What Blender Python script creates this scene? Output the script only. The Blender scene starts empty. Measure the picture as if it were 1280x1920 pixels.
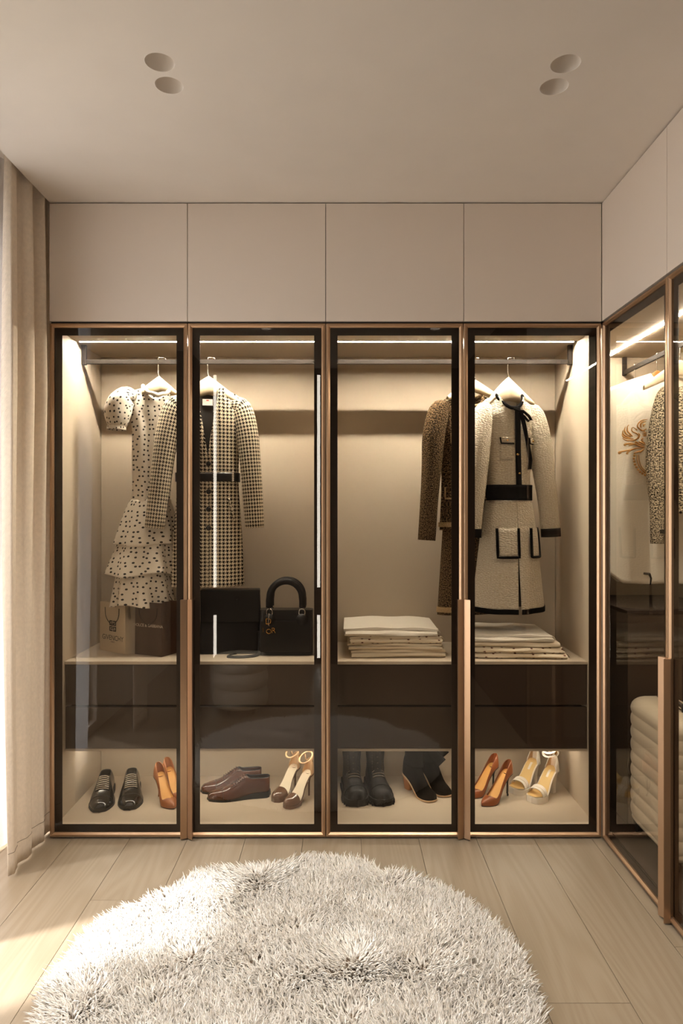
import bpy, bmesh, math, random
import numpy as np
from mathutils import Vector, Matrix

# ------------------------------------------------------------------ camera, light, exposure
scene = bpy.context.scene
COL = scene.collection
F = 1295.1          # focal length in pixels of the 1280x1920 frame
CAMD = 3.0          # camera distance from the door plane (y = 0)
CAMZ = 1.422
cam_d = bpy.data.cameras.new('camera')
cam_d.sensor_fit = 'HORIZONTAL'; cam_d.sensor_width = 36.0
cam_d.lens = F / 1280.0 * 36.0
cam_d.clip_start = 0.05
cam = bpy.data.objects.new('camera', cam_d); COL.objects.link(cam)
cam.location = (0, -CAMD, CAMZ); cam.rotation_euler = (math.pi / 2, 0, 0)
cam_d.shift_x = 0.0
scene.camera = cam

vs = scene.view_settings
vs.view_transform = 'Standard'; vs.look = 'None'; vs.exposure = 0.53; vs.gamma = 1.0
vs.use_curve_mapping = False

world = bpy.data.worlds.new('sky'); scene.world = world; world.use_nodes = True
bg = world.node_tree.nodes['Background']
bg.inputs[0].default_value = (1.0, 0.975, 0.96, 1); bg.inputs[1].default_value = 6.3

sun_d = bpy.data.lights.new('sun', 'SUN'); sun_d.energy = 9.0; sun_d.angle = math.radians(3.0)
sun_d.color = (1.0, 0.97, 0.94)
sun = bpy.data.objects.new('sun', sun_d); COL.objects.link(sun)
_az, _el = math.radians(30), math.radians(60)
_dir = Vector((math.cos(_az) * math.cos(_el), math.sin(_az) * math.cos(_el), -math.sin(_el)))
sun.rotation_euler = _dir.to_track_quat('-Z', 'Y').to_euler()
sun.location = (-4, -2.5, 5)

# the window opening is a portal: it only guides sky light through the opening
por_d = bpy.data.lights.new('window_portal', 'AREA'); por_d.shape = 'RECTANGLE'
por_d.size = 2.5; por_d.size_y = 1.5
por_d.cycles.is_portal = True
por = bpy.data.objects.new('window_portal', por_d); COL.objects.link(por)
por.location = (-1.545, -0.80, 1.30); por.rotation_euler = (0, math.radians(-90), 0)

cy = scene.cycles
cy.max_bounces = 12; cy.diffuse_bounces = 5; cy.glossy_bounces = 5; cy.transmission_bounces = 6
cy.transparent_max_bounces = 16; cy.sample_clamp_indirect = 6.0
cy.caustics_reflective = False; cy.caustics_refractive = False
cy.use_denoising = True

LED_COLOR = (1.0, 0.945, 0.82)
LED_TOP, LED_LOW, LED_SIDE = 560.0, 36.0, 195.0

# ------------------------------------------------------------------ helpers
def X(px, y=0.0): return (px - 640.0) * (CAMD + y) / F
def Z(py, y=0.0): return CAMZ - (py - 960.0) * (CAMD + y) / F
def lin(c): return tuple((v / 255 / 12.92) if v / 255 <= 0.04045 else ((v / 255 + 0.055) / 1.055) ** 2.4 for v in c)
def sstep(a, b, x):
    t = np.clip((np.asarray(x, float) - a) / (b - a), 0, 1); return t * t * (3 - 2 * t)

def pw(pts):
    xs = np.array([p[0] for p in pts], float); ys = np.array([p[1] for p in pts], float)
    m = np.gradient(ys, xs)
    for i in range(len(xs) - 1):
        d = (ys[i + 1] - ys[i]) / (xs[i + 1] - xs[i])
        if abs(d) < 1e-12: m[i] = 0; m[i + 1] = 0
        else:
            m[i] = np.sign(d) * min(abs(m[i]), 3 * abs(d)) if m[i] * d > 0 else 0
            m[i + 1] = np.sign(d) * min(abs(m[i + 1]), 3 * abs(d)) if m[i + 1] * d > 0 else 0
    def f(x):
        x = min(max(x, xs[0]), xs[-1]); i = int(min(np.searchsorted(xs, x, 'right') - 1, len(xs) - 2))
        h = xs[i + 1] - xs[i]; t = (x - xs[i]) / h
        return ((2*t**3 - 3*t**2 + 1) * ys[i] + (t**3 - 2*t**2 + t) * h * m[i]
                + (-2*t**3 + 3*t**2) * ys[i + 1] + (t**3 - t**2) * h * m[i + 1])
    return f

class G:
    """plain geometry container: verts, faces, uv per vertex"""
    def __init__(s): s.v = []; s.f = []; s.uv = []; s.has_uv = False
    def add(s, v, f, uv=None):
        o = len(s.v); s.v += [tuple(p) for p in v]; s.f += [tuple(i + o for i in q) for q in f]
        if uv is not None: s.has_uv = True; s.uv += [tuple(p) for p in uv]
        else: s.uv += [(p[0], p[2]) for p in v]
        return s
    def merge(s, g): return s.add(g.v, g.f, g.uv if g.has_uv else None)
    def xf(s, M):
        s.v = [tuple(M @ Vector(p)) for p in s.v]; return s
    def mv(s, x, y, z): s.v = [(a + x, b + y, c + z) for a, b, c in s.v]; return s

def box(x0, x1, y0, y1, z0, z1, g=None):
    g = g or G()
    if x0 > x1: x0, x1 = x1, x0
    if y0 > y1: y0, y1 = y1, y0
    if z0 > z1: z0, z1 = z1, z0
    v = [(x, y, z) for z in (z0, z1) for y in (y0, y1) for x in (x0, x1)]
    f = [(0, 2, 3, 1), (4, 5, 7, 6), (0, 1, 5, 4), (2, 6, 7, 3), (0, 4, 6, 2), (1, 3, 7, 5)]
    return g.add(v, f)

def grid(fn, nu, nv, closed=False, g=None, us=None, vs_=None):
    """fn(u, v) -> (x,y,z) or ((x,y,z),(uvu,uvv)); u, v in 0..1"""
    g = g or G(); v = []; uv = []
    us = us if us is not None else [i / (nu if closed else nu - 1) for i in range(nu)]
    vs_ = vs_ if vs_ is not None else [j / (nv - 1) for j in range(nv)]
    for b in vs_:
        for a in us:
            r = fn(a, b)
            if len(r) == 2: v.append(tuple(r[0])); uv.append(r[1])
            else: v.append(tuple(r)); uv.append((a, b))
    f = []; n = len(us)
    for j in range(len(vs_) - 1):
        for i in range(n if closed else n - 1):
            i2 = (i + 1) % n
            f.append((j * n + i, j * n + i2, (j + 1) * n + i2, (j + 1) * n + i))
    return g.add(v, f, uv)

def tube(path, r, n=8, caps=True, g=None, flat=1.0, up=None):
    """round tube along a path; r number or list; flat squashes it along the binormal"""
    g = g or G(); P = [Vector(p) for p in path]; k = len(P)
    R = r if isinstance(r, (list, tuple)) else [r] * k
    T = []
    for i in range(k):
        a = P[max(i - 1, 0)]; b = P[min(i + 1, k - 1)]; d = b - a
        T.append(d.normalized() if d.length > 1e-9 else Vector((0, 0, 1)))
    ref = Vector(up) if up else (Vector((0, 0, 1)) if abs(T[0].z) < 0.9 else Vector((0, 1, 0)))
    N = (ref - T[0] * ref.dot(T[0])).normalized()
    v = []; uv = []; L = 0
    for i in range(k):
        if i: L += (P[i] - P[i - 1]).length
        N = N - T[i] * N.dot(T[i]); N = N.normalized() if N.length > 1e-6 else T[i].orthogonal().normalized()
        B = T[i].cross(N)
        for j in range(n):
            a = 2 * math.pi * j / n
            v.append(tuple(P[i] + (N * math.cos(a) * flat + B * math.sin(a)) * R[i])); uv.append((a * R[i], -L))
    f = [(i * n + j, i * n + (j + 1) % n, (i + 1) * n + (j + 1) % n, (i + 1) * n + j) for i in range(k - 1) for j in range(n)]
    if caps: f += [tuple(range(n - 1, -1, -1)), tuple((k - 1) * n + j for j in range(n))]
    return g.add(v, f, uv)

def prism(poly, axis, a0, a1, g=None):
    """extrude a 2-D polygon; axis 'z': poly (x,y); 'y': poly (x,z); 'x': poly (y,z)"""
    g = g or G(); n = len(poly)
    m = {'z': lambda p, a: (p[0], p[1], a), 'y': lambda p, a: (p[0], a, p[1]), 'x': lambda p, a: (a, p[0], p[1])}[axis]
    v = [m(p, a0) for p in poly] + [m(p, a1) for p in poly]
    f = [tuple(range(n)), tuple(range(2 * n - 1, n - 1, -1))] + [(i, i + n, (i + 1) % n + n, (i + 1) % n) for i in range(n)]
    return g.add(v, f)

def lathe(prof, n=24, g=None):
    g = g or G()
    v = [(r * math.cos(2*math.pi*j/n), r * math.sin(2*math.pi*j/n), z) for r, z in prof for j in range(n)]
    f = [(i*n + j, i*n + (j+1) % n, (i+1)*n + (j+1) % n, (i+1)*n + j) for i in range(len(prof)-1) for j in range(n)]
    return g.add(v, f)

def wpos(o):
    p = Vector((0, 0, 0))
    while o is not None: p = p + Vector(o.location); o = o.parent
    return p

def obj(name, g, mat, parent=None, smooth=False, bevel=0, solid=0, merge=False, world=False, angle=None, sub=0):
    """link ONE mesh object. world=True: geometry is in world space and is moved into the (unrotated) parent's space"""
    me = bpy.data.meshes.new(name)
    vv = g.v
    if world and parent is not None:
        p = wpos(parent); vv = [(a - p.x, b - p.y, c - p.z) for a, b, c in vv]
    me.from_pydata(vv, [], g.f)
    if g.has_uv:
        uvl = me.uv_layers.new(name='UVMap')
        idx = np.empty(len(me.loops), np.int32); me.loops.foreach_get('vertex_index', idx)
        uvl.data.foreach_set('uv', np.array(g.uv, np.float32)[idx].ravel())
    bm = bmesh.new(); bm.from_mesh(me)
    if merge: bmesh.ops.remove_doubles(bm, verts=bm.verts, dist=1e-5)
    bmesh.ops.recalc_face_normals(bm, faces=bm.faces)
    if bevel:
        bmesh.ops.bevel(bm, geom=list(bm.edges), offset=bevel, segments=2, profile=0.6, affect='EDGES')
    bm.to_mesh(me); bm.free()
    if smooth or angle is not None:
        me.polygons.foreach_set('use_smooth', np.ones(len(me.polygons), bool))
        if angle is not None: me.set_sharp_from_angle(angle=math.radians(angle))
    me.materials.append(mat)
    o = bpy.data.objects.new(name, me); COL.objects.link(o)
    if parent is not None: o.parent = parent
    if solid:
        md = o.modifiers.new('solid', 'SOLIDIFY'); md.thickness = solid; md.offset = 0
    if sub:
        md = o.modifiers.new('sub', 'SUBSURF'); md.levels = sub; md.render_levels = sub
    return o

def tag(o, label=None, cat=None, group=None, kind=None):
    if label: o['label'] = label
    if cat: o['category'] = cat
    if group: o['group'] = group
    if kind: o['kind'] = kind
    return o

def thing(name, label, cat, loc=(0, 0, 0), rz=0.0, group=None):
    o = bpy.data.objects.new(name, None); COL.objects.link(o); o.empty_display_size = 0.05
    o.location = loc; o.rotation_euler = (0, 0, rz)
    return tag(o, label, cat, group)

def struct(name, g, mat, **k):
    o = obj(name, g, mat, **k); o['kind'] = 'structure'; return o

def text_geo(body, size, depth=0.0004):
    """flat lettering in the local x-z plane facing -y, centred"""
    cu = bpy.data.curves.new('text', 'FONT'); cu.body = body; cu.size = size; cu.align_x = 'CENTER'; cu.align_y = 'CENTER'
    cu.resolution_u = 3
    to = bpy.data.objects.new('text', cu); COL.objects.link(to)
    dg = bpy.context.evaluated_depsgraph_get(); dg.update()
    me = bpy.data.meshes.new_from_object(to.evaluated_get(dg))
    g = G(); g.add([(v.co.x, 0, v.co.y) for v in me.vertices], [tuple(p.vertices) for p in me.polygons])
    bpy.data.objects.remove(to); bpy.data.curves.remove(cu); bpy.data.meshes.remove(me)
    return g

# ------------------------------------------------------------------ materials
def nt(name):
    m = bpy.data.materials.new(name); m.use_nodes = True
    return m, m.node_tree.nodes, m.node_tree.links, m.node_tree.nodes['Principled BSDF']

def plain(name, rgb, rough=0.5, metal=0.0, spec=0.5, bump=None, var=None, sheen=0.0, coat=0.0, srgb=True, trans=0.0):
    """procedural material: colour with soft noise variation, optional noise bump (scale, strength)"""
    m, N, L, b = nt(name); c = lin(rgb) if srgb else rgb
    b.inputs['Base Color'].default_value = (*c, 1); b.inputs['Roughness'].default_value = rough
    b.inputs['Metallic'].default_value = metal; b.inputs['Specular IOR Level'].default_value = spec
    if sheen: b.inputs['Sheen Weight'].default_value = sheen; b.inputs['Sheen Roughness'].default_value = 0.5
    if coat: b.inputs['Coat Weight'].default_value = coat; b.inputs['Coat Roughness'].default_value = 0.06
    tc = N.new('ShaderNodeTexCoord')
    sc, amt = var or (6.0, 0.04)
    n = N.new('ShaderNodeTexNoise'); n.inputs['Scale'].default_value = sc; n.inputs['Detail'].default_value = 4
    L.new(tc.outputs['Object'], n.inputs['Vector'])
    mx = N.new('ShaderNodeMix'); mx.data_type = 'RGBA'
    mx.inputs[6].default_value = (*[v * (1 - amt) for v in c], 1); mx.inputs[7].default_value = (*[min(1, v * (1 + amt)) for v in c], 1)
    L.new(n.outputs['Fac'], mx.inputs[0]); L.new(mx.outputs[2], b.inputs['Base Color'])
    if bump:
        n2 = N.new('ShaderNodeTexNoise'); n2.inputs['Scale'].default_value = bump[0]; n2.inputs['Detail'].default_value = 3
        L.new(tc.outputs['Object'], n2.inputs['Vector'])
        bp = N.new('ShaderNodeBump'); bp.inputs['Strength'].default_value = bump[1]; bp.inputs['Distance'].default_value = 0.002
        L.new(n2.outputs['Fac'], bp.inputs['Height']); L.new(bp.outputs['Normal'], b.inputs['Normal'])
    return m

def emis(name, rgb, strength):
    m = bpy.data.materials.new(name); m.use_nodes = True; N = m.node_tree.nodes; L = m.node_tree.links
    N.remove(N['Principled BSDF']); e = N.new('ShaderNodeEmission')
    e.inputs[0].default_value = (*rgb, 1); e.inputs[1].default_value = strength
    L.new(e.outputs[0], N['Material Output'].inputs[0]); return m

def math_node(N, L, op, a, b=None, clamp=False):
    n = N.new('ShaderNodeMath'); n.operation = op; n.use_clamp = clamp
    for i, v in enumerate((a, b)):
        if v is None: continue
        if isinstance(v, (int, float)): n.inputs[i].default_value = v
        else: L.new(v, n.inputs[i])
    return n.outputs[0]

def glass_mat(name, tint=(0.85, 0.825, 0.785), ior=1.5, gain=1.0):
    m = bpy.data.materials.new(name); m.use_nodes = True; N = m.node_tree.nodes; L = m.node_tree.links
    N.remove(N['Principled BSDF'])
    t = N.new('ShaderNodeBsdfTransparent'); t.inputs[0].default_value = (*tint, 1)
    gl = N.new('ShaderNodeBsdfGlossy'); gl.inputs['Roughness'].default_value = 0.0; gl.inputs[0].default_value = (0.95, 0.93, 0.9, 1)
    fr = N.new('ShaderNodeFresnel'); fr.inputs[0].default_value = ior
    # keep the same reflectance on both faces of the pane
    geo = N.new('ShaderNodeNewGeometry')
    io = math_node(N, L, 'SUBTRACT', ior, math_node(N, L, 'MULTIPLY', geo.outputs['Backfacing'], ior - 1.0 / ior))
    L.new(math_node(N, L, 'ADD', math_node(N, L, 'MULTIPLY', geo.outputs['Backfacing'], 0.0), ior), fr.inputs[0])
    f = math_node(N, L, 'MULTIPLY', fr.outputs[0], gain, True)
    ff = math_node(N, L, 'MULTIPLY', f, math_node(N, L, 'SUBTRACT', 1.0, geo.outputs['Backfacing']))
    mx = N.new('ShaderNodeMixShader'); L.new(ff, mx.inputs[0]); L.new(t.outputs[0], mx.inputs[1]); L.new(gl.outputs[0], mx.inputs[2])
    L.new(mx.outputs[0], N['Material Output'].inputs[0]); return m

def weave_bump(N, L, b, uvo, su, sv, strength=0.5, dist=0.002, extra=None):
    sp = N.new('ShaderNodeSeparateXYZ'); L.new(uvo, sp.inputs[0])
    a = math_node(N, L, 'SINE', math_node(N, L, 'MULTIPLY', sp.outputs[0], su))
    c = math_node(N, L, 'SINE', math_node(N, L, 'MULTIPLY', sp.outputs[1], sv))
    h = math_node(N, L, 'ADD', a, c)
    if extra is not None: h = math_node(N, L, 'ADD', h, extra)
    bp = N.new('ShaderNodeBump'); bp.inputs['Strength'].default_value = strength; bp.inputs['Distance'].default_value = dist
    L.new(h, bp.inputs['Height']); L.new(bp.outputs['Normal'], b.inputs['Normal'])

def fabric_dots(name, base, dot, cell=0.024, rad=0.19):
    m, N, L, b = nt(name); b.inputs['Roughness'].default_value = 0.75; b.inputs['Specular IOR Level'].default_value = 0.2
    uv = N.new('ShaderNodeUVMap')
    v = N.new('ShaderNodeTexVoronoi'); v.voronoi_dimensions = '2D'; v.inputs['Scale'].default_value = 1 / cell; v.inputs['Randomness'].default_value = 0.62
    L.new(uv.outputs[0], v.inputs['Vector'])
    k = math_node(N, L, 'LESS_THAN', v.outputs['Distance'], rad)
    mx = N.new('ShaderNodeMix'); mx.data_type = 'RGBA'
    mx.inputs[6].default_value = (*lin(base), 1); mx.inputs[7].default_value = (*lin(dot), 1)
    L.new(k, mx.inputs[0]); L.new(mx.outputs[2], b.inputs['Base Color'])
    b.inputs['Subsurface Weight'].default_value = 0.0
    return m

def fabric_houndstooth(name, light, dark, period=0.0175):
    m, N, L, b = nt(name); b.inputs['Roughness'].default_value = 0.9; b.inputs['Specular IOR Level'].default_value = 0.15
    uv = N.new('ShaderNodeUVMap'); sp = N.new('ShaderNodeSeparateXYZ'); L.new(uv.outputs[0], sp.inputs[0])
    s = 8 / period
    def idx(o): return math_node(N, L, 'FLOOR', math_node(N, L, 'ADD', math_node(N, L, 'MULTIPLY', o, s), 8000.0))
    i, j = idx(sp.outputs[0]), idx(sp.outputs[1])
    wi = math_node(N, L, 'LESS_THAN', math_node(N, L, 'MODULO', i, 8.0), 4.0)
    wj = math_node(N, L, 'LESS_THAN', math_node(N, L, 'MODULO', j, 8.0), 4.0)
    tw = math_node(N, L, 'LESS_THAN', math_node(N, L, 'MODULO', math_node(N, L, 'ADD', i, j), 4.0), 2.0)
    k = math_node(N, L, 'ADD', math_node(N, L, 'MULTIPLY', tw, wi),
                  math_node(N, L, 'MULTIPLY', math_node(N, L, 'SUBTRACT', 1.0, tw), wj))
    mx = N.new('ShaderNodeMix'); mx.data_type = 'RGBA'
    mx.inputs[6].default_value = (*lin(light), 1); mx.inputs[7].default_value = (*lin(dark), 1)
    L.new(k, mx.inputs[0]); L.new(mx.outputs[2], b.inputs['Base Color'])
    n = N.new('ShaderNodeTexNoise'); n.inputs['Scale'].default_value = 500; L.new(uv.outputs[0], n.inputs['Vector'])
    weave_bump(N, L, b, uv.outputs[0], s * 0.785, s * 0.785, 0.35, 0.001, n.outputs['Fac'])
    return m

def fabric_tweed(name, c1, c2, cell=0.007, strength=0.9, ratio=1.6, var=0.5, dist=0.004):
    """boucle / tweed: lumpy brick-like yarn cells in UV space"""
    m, N, L, b = nt(name); b.inputs['Roughness'].default_value = 0.95; b.inputs['Specular IOR Level'].default_value = 0.1
    uv = N.new('ShaderNodeUVMap'); mp = N.new('ShaderNodeMapping')
    mp.inputs['Scale'].default_value = (1 / (cell * ratio), 1 / cell, 1); L.new(uv.outputs[0], mp.inputs['Vector'])
    v = N.new('ShaderNodeTexVoronoi'); v.voronoi_dimensions = '2D'; v.inputs['Scale'].default_value = 1.0; v.inputs['Randomness'].default_value = 0.75
    L.new(mp.outputs[0], v.inputs['Vector'])
    n = N.new('ShaderNodeTexNoise'); n.inputs['Scale'].default_value = 1.7; n.inputs['Detail'].default_value = 5; L.new(mp.outputs[0], n.inputs['Vector'])
    mr = N.new('ShaderNodeMapRange'); mr.inputs[1].default_value = 0.5 - 0.25 / max(var, .01) * 0.5; mr.inputs[2].default_value = 0.5 + 0.25 / max(var, .01) * 0.5
    L.new(n.outputs['Fac'], mr.inputs[0])
    mx = N.new('ShaderNodeMix'); mx.data_type = 'RGBA'
    mx.inputs[6].default_value = (*lin(c1), 1); mx.inputs[7].default_value = (*lin(c2), 1)
    L.new(mr.outputs[0], mx.inputs[0]); L.new(mx.outputs[2], b.inputs['Base Color'])
    h = math_node(N, L, 'SUBTRACT', 1.0, v.outputs['Distance'])
    h = math_node(N, L, 'ADD', h, math_node(N, L, 'MULTIPLY', n.outputs['Fac'], 0.8))
    bp = N.new('ShaderNodeBump'); bp.inputs['Strength'].default_value = strength; bp.inputs['Distance'].default_value = dist
    L.new(h, bp.inputs['Height']); L.new(bp.outputs['Normal'], b.inputs['Normal'])
    return m

def fabric_twill(name, rgb, f=900.0, strength=0.4, trans=0.0):
    m, N, L, b = nt(name); b.inputs['Roughness'].default_value = 0.9; b.inputs['Specular IOR Level'].default_value = 0.15
    c = lin(rgb); uv = N.new('ShaderNodeUVMap'); sp = N.new('ShaderNodeSeparateXYZ'); L.new(uv.outputs[0], sp.inputs[0])
    d = math_node(N, L, 'SINE', math_node(N, L, 'MULTIPLY', math_node(N, L, 'ADD', sp.outputs[0], math_node(N, L, 'MULTIPLY', sp.outputs[1], 0.6)), f))
    n = N.new('ShaderNodeTexNoise'); n.inputs['Scale'].default_value = 60; n.inputs['Detail'].default_value = 5; L.new(uv.outputs[0], n.inputs['Vector'])
    mx = N.new('ShaderNodeMix'); mx.data_type = 'RGBA'
    mx.inputs[6].default_value = (*[v * .86 for v in c], 1); mx.inputs[7].default_value = (*[v * 1.12 for v in c], 1)
    L.new(n.outputs['Fac'], mx.inputs[0]); L.new(mx.outputs[2], b.inputs['Base Color'])
    bp = N.new('ShaderNodeBump'); bp.inputs['Strength'].default_value = strength; bp.inputs['Distance'].default_value = 0.0015
    L.new(d, bp.inputs['Height']); L.new(bp.outputs['Normal'], b.inputs['Normal'])
    if trans:
        tl = N.new('ShaderNodeBsdfTranslucent'); L.new(mx.outputs[2], tl.inputs[0])
        ms = N.new('ShaderNodeMixShader'); ms.inputs[0].default_value = trans
        L.new(b.outputs[0], ms.inputs[1]); L.new(tl.outputs[0], ms.inputs[2]); L.new(ms.outputs[0], N['Material Output'].inputs[0])
    return m

def sheer_mat(name):
    m = bpy.data.materials.new(name); m.use_nodes = True; N = m.node_tree.nodes; L = m.node_tree.links
    N.remove(N['Principled BSDF'])
    t = N.new('ShaderNodeBsdfTransparent'); t.inputs[0].default_value = (0.95, 0.95, 0.95, 1)
    tl = N.new('ShaderNodeBsdfTranslucent'); tl.inputs[0].default_value = (0.76, 0.74, 0.75, 1)
    df = N.new('ShaderNodeBsdfDiffuse'); df.inputs[0].default_value = (0.76, 0.74, 0.75, 1)
    tc = N.new('ShaderNodeTexCoord'); n = N.new('ShaderNodeTexNoise'); n.inputs['Scale'].default_value = 300; L.new(tc.outputs['Object'], n.inputs['Vector'])
    a = N.new('ShaderNodeMixShader'); a.inputs[0].default_value = 0.45; L.new(tl.outputs[0], a.inputs[1]); L.new(df.outputs[0], a.inputs[2])
    mx = N.new('ShaderNodeMixShader')
    L.new(math_node(N, L, 'ADD', math_node(N, L, 'MULTIPLY', n.outputs['Fac'], 0.2), 0.75), mx.inputs[0])
    L.new(t.outputs[0], mx.inputs[1]); L.new(a.outputs[0], mx.inputs[2])
    L.new(mx.outputs[0], N['Material Output'].inputs[0]); return m

def wood_floor_mat(name):
    m, N, L, b = nt(name)
    b.inputs['Roughness'].default_value = 0.36; b.inputs['Specular IOR Level'].default_value = 0.35
    tc = N.new('ShaderNodeTexCoord'); oi = N.new('ShaderNodeObjectInfo')
    vm = N.new('ShaderNodeVectorMath'); vm.operation = 'ADD'; L.new(tc.outputs['Object'], vm.inputs[0])
    off = N.new('ShaderNodeCombineXYZ')
    L.new(math_node(N, L, 'MULTIPLY', oi.outputs['Random'], 7.0), off.inputs[0]); L.new(math_node(N, L, 'MULTIPLY', oi.outputs['Random'], 23.0), off.inputs[1])
    L.new(off.outputs[0], vm.inputs[1])
    mp = N.new('ShaderNodeMapping'); mp.inputs['Scale'].default_value = (9.0, 0.9, 1.0); L.new(vm.outputs[0], mp.inputs['Vector'])
    n = N.new('ShaderNodeTexNoise'); n.inputs['Scale'].default_value = 0.55; n.inputs['Detail'].default_value = 1.0; n.inputs['Distortion'].default_value = 0.3; L.new(mp.outputs[0], n.inputs['Vector'])
    # growth rings: contours of the stretched noise
    r = math_node(N, L, 'ADD', math_node(N, L, 'MULTIPLY', math_node(N, L, 'SINE', math_node(N, L, 'MULTIPLY', n.outputs['Fac'], 95.0)), 0.5), 0.5)
    mp2 = N.new('ShaderNodeMapping'); mp2.inputs['Scale'].default_value = (160.0, 3.0, 1.0); L.new(vm.outputs[0], mp2.inputs['Vector'])
    n2 = N.new('ShaderNodeTexNoise'); n2.inputs['Scale'].default_value = 1.0; n2.inputs['Detail'].default_value = 3; L.new(mp2.outputs[0], n2.inputs['Vector'])
    k = math_node(N, L, 'ADD', math_node(N, L, 'MULTIPLY', r, 0.30), math_node(N, L, 'MULTIPLY', n2.outputs['Fac'], 0.55))
    k = math_node(N, L, 'ADD', k, math_node(N, L, 'MULTIPLY', oi.outputs['Random'], 0.25))
    mx = N.new('ShaderNodeMix'); mx.data_type = 'RGBA'
    mx.inputs[6].default_value = (*lin((151, 136, 117)), 1); mx.inputs[7].default_value = (*lin((129, 112, 91)), 1)
    L.new(k, mx.inputs[0]); L.new(mx.outputs[2], b.inputs['Base Color'])
    bp = N.new('ShaderNodeBump'); bp.inputs['Strength'].default_value = 0.08; bp.inputs['Distance'].default_value = 0.001
    L.new(n2.outputs['Fac'], bp.inputs['Height']); L.new(bp.outputs['Normal'], b.inputs['Normal'])
    return m

M = {}
M['paint'] = plain('ceiling_paint', (226, 218, 209), 0.9, spec=0.2, bump=(40, 0.03))
M['darkwall'] = plain('dark_panelling', (66, 54, 44), 0.6, spec=.3)
M['wall'] = plain('wall_paint', (218, 206, 192), 0.9, spec=0.2, bump=(40, 0.03))
M['lacquer'] = plain('matt_beige_lacquer', (222, 210, 198), 0.55, spec=0.25, var=(2, 0.02))
M['inner'] = plain('beige_board', (187, 172, 153), 0.6, spec=0.3, var=(3, 0.03))
M['shadowgap'] = plain('dark_gap', (52, 38, 28), 0.8)  # shade inside gaps and seams, put into a dark brown
M['drawer'] = plain('dark_brown_lacquer', (58, 45, 36), 0.45, spec=0.4, var=(3, 0.03))
M['bronze'] = plain('champagne_bronze', (178, 146, 116), 0.34, metal=0.85, var=(20, 0.03))
M['band'] = plain('dark_painted_band', (34, 23, 16), 0.35, spec=0.4)
M['glass'] = glass_mat('bronze_glass')
M['winglass'] = glass_mat('window_glass', (0.96, 0.97, 0.97), 1.45)
M['rail'] = plain('bronze_rail', (34, 28, 24), 0.6, metal=0.0, spec=.15)
M['led'] = emis('warm_strip_light', LED_COLOR, LED_TOP)
M['led_low'] = emis('warm_strip_light_low', LED_COLOR, LED_LOW)
M['led_side'] = emis('warm_strip_light_side', LED_COLOR, LED_SIDE)
M['ground'] = plain('outdoor_ground', (120, 116, 108), .9)
M['lamp'] = emis('lamp_lens', (1.0, .94, .85), 6.0)
M['floor'] = wood_floor_mat('pale_oak')
M['joint'] = plain('floor_joint', (96, 78, 60), 0.9)
M['drape'] = fabric_twill('beige_drape', (238, 225, 208), 1300, 0.45, .22)
M['sheer'] = sheer_mat('white_sheer')
M['frame_white'] = plain('window_frame_white', (220, 215, 208), 0.4)
# ------------------------------------------------------------------ the room shell
XL, XS, XR = -1.269, -0.0683, 1.130      # wardrobe left edge, middle seam, right corner
XW = -1.60                               # window wall plane
CEIL = 2.768
YB = -3.45                               # wall behind the camera
RX = 1.74                                # right wall behind the side wardrobe
D_TOP, D_BOT = 2.242, 0.010              # doors
TOPZ = 2.226                             # underside of the wardrobe top

DL = [(-0.544, -0.932), (-0.544, -0.820), (0.6725, -0.925), (0.6725, -0.813)]
DR = 0.0440

def ceiling_geo():
    g = G(); h = 0.055
    x0, x1, y0, y1 = XL, RX, YB, 0.62
    xs = sorted([x0, x1] + [v for c in (-0.544, 0.6725) for v in (c - h, c + h)])
    def rect(a, b, c, d):
        box(a, b, c, d, CEIL, CEIL + 0.02, g)
    for i in range(len(xs) - 1):
        a, b = xs[i], xs[i + 1]
        holes = sorted([(cy_, cx_) for cx_, cy_ in DL if a < cx_ < b])
        if not holes: rect(a, b, y0, y1); continue
        yy = y0
        for cy_, cx_ in holes:
            rect(a, b, yy, cy_ - h); yy = cy_ + h
            n = 48; v = []; f = []
            for k in range(n):
                t = 2 * math.pi * (k + .5) / n; c, s = math.cos(t), math.sin(t); q = h / max(abs(c), abs(s))
                px = min(max(cx_ + q * c, a), b)
                v += [(px, cy_ + q * s, CEIL), (cx_ + DR * c, cy_ + DR * s, CEIL)]
            # true corners so the cells close
            for k in range(n):
                k2 = (k + 1) % n
                f.append((2*k, 2*k2, 2*k2 + 1, 2*k + 1))
            o = len(v)
            for sx in (-1, 1):
                for sy in (-1, 1):
                    v.append((cx_ + sx * h, cy_ + sy * h, CEIL))
            for q_, ci in ((n // 8 - 1, 3), (3 * n // 8 - 1, 1), (5 * n // 8 - 1, 0), (7 * n // 8 - 1, 2)):
                f.append((2 * q_, 2 * (q_ + 1), o + ci))
            g.add(v, f)
        rect(a, b, yy, y1)
    return g
ceil = struct('ceiling', ceiling_geo(), M['paint'])
# curtain recess above the ceiling edge
struct('trim_1', box(XW, XL, YB, 0.62, 2.93, 2.95, box(XL, XL + 0.02, YB, 0.62, CEIL + 0.02, 2.95)), M['paint'])

struct('wall_back', box(XW - .15, RX + .02, 0.62, 0.68, -0.02, 2.97), M['wall'])
struct('wall_right', box(RX, RX + .06, YB, 0.62, -0.02, 2.78), M['wall'])
struct('wall_front', box(XW - .15, RX + .06, YB - .06, YB, -0.02, 2.97), M['darkwall'])
struct('wall_side_return', box(XR, RX, YB, -1.222, 0, CEIL), M['darkwall'])
struct('wall_window_return', box(XW, XL - .0005, .20, .62, -0.02, 2.93), M['wall'])
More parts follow.
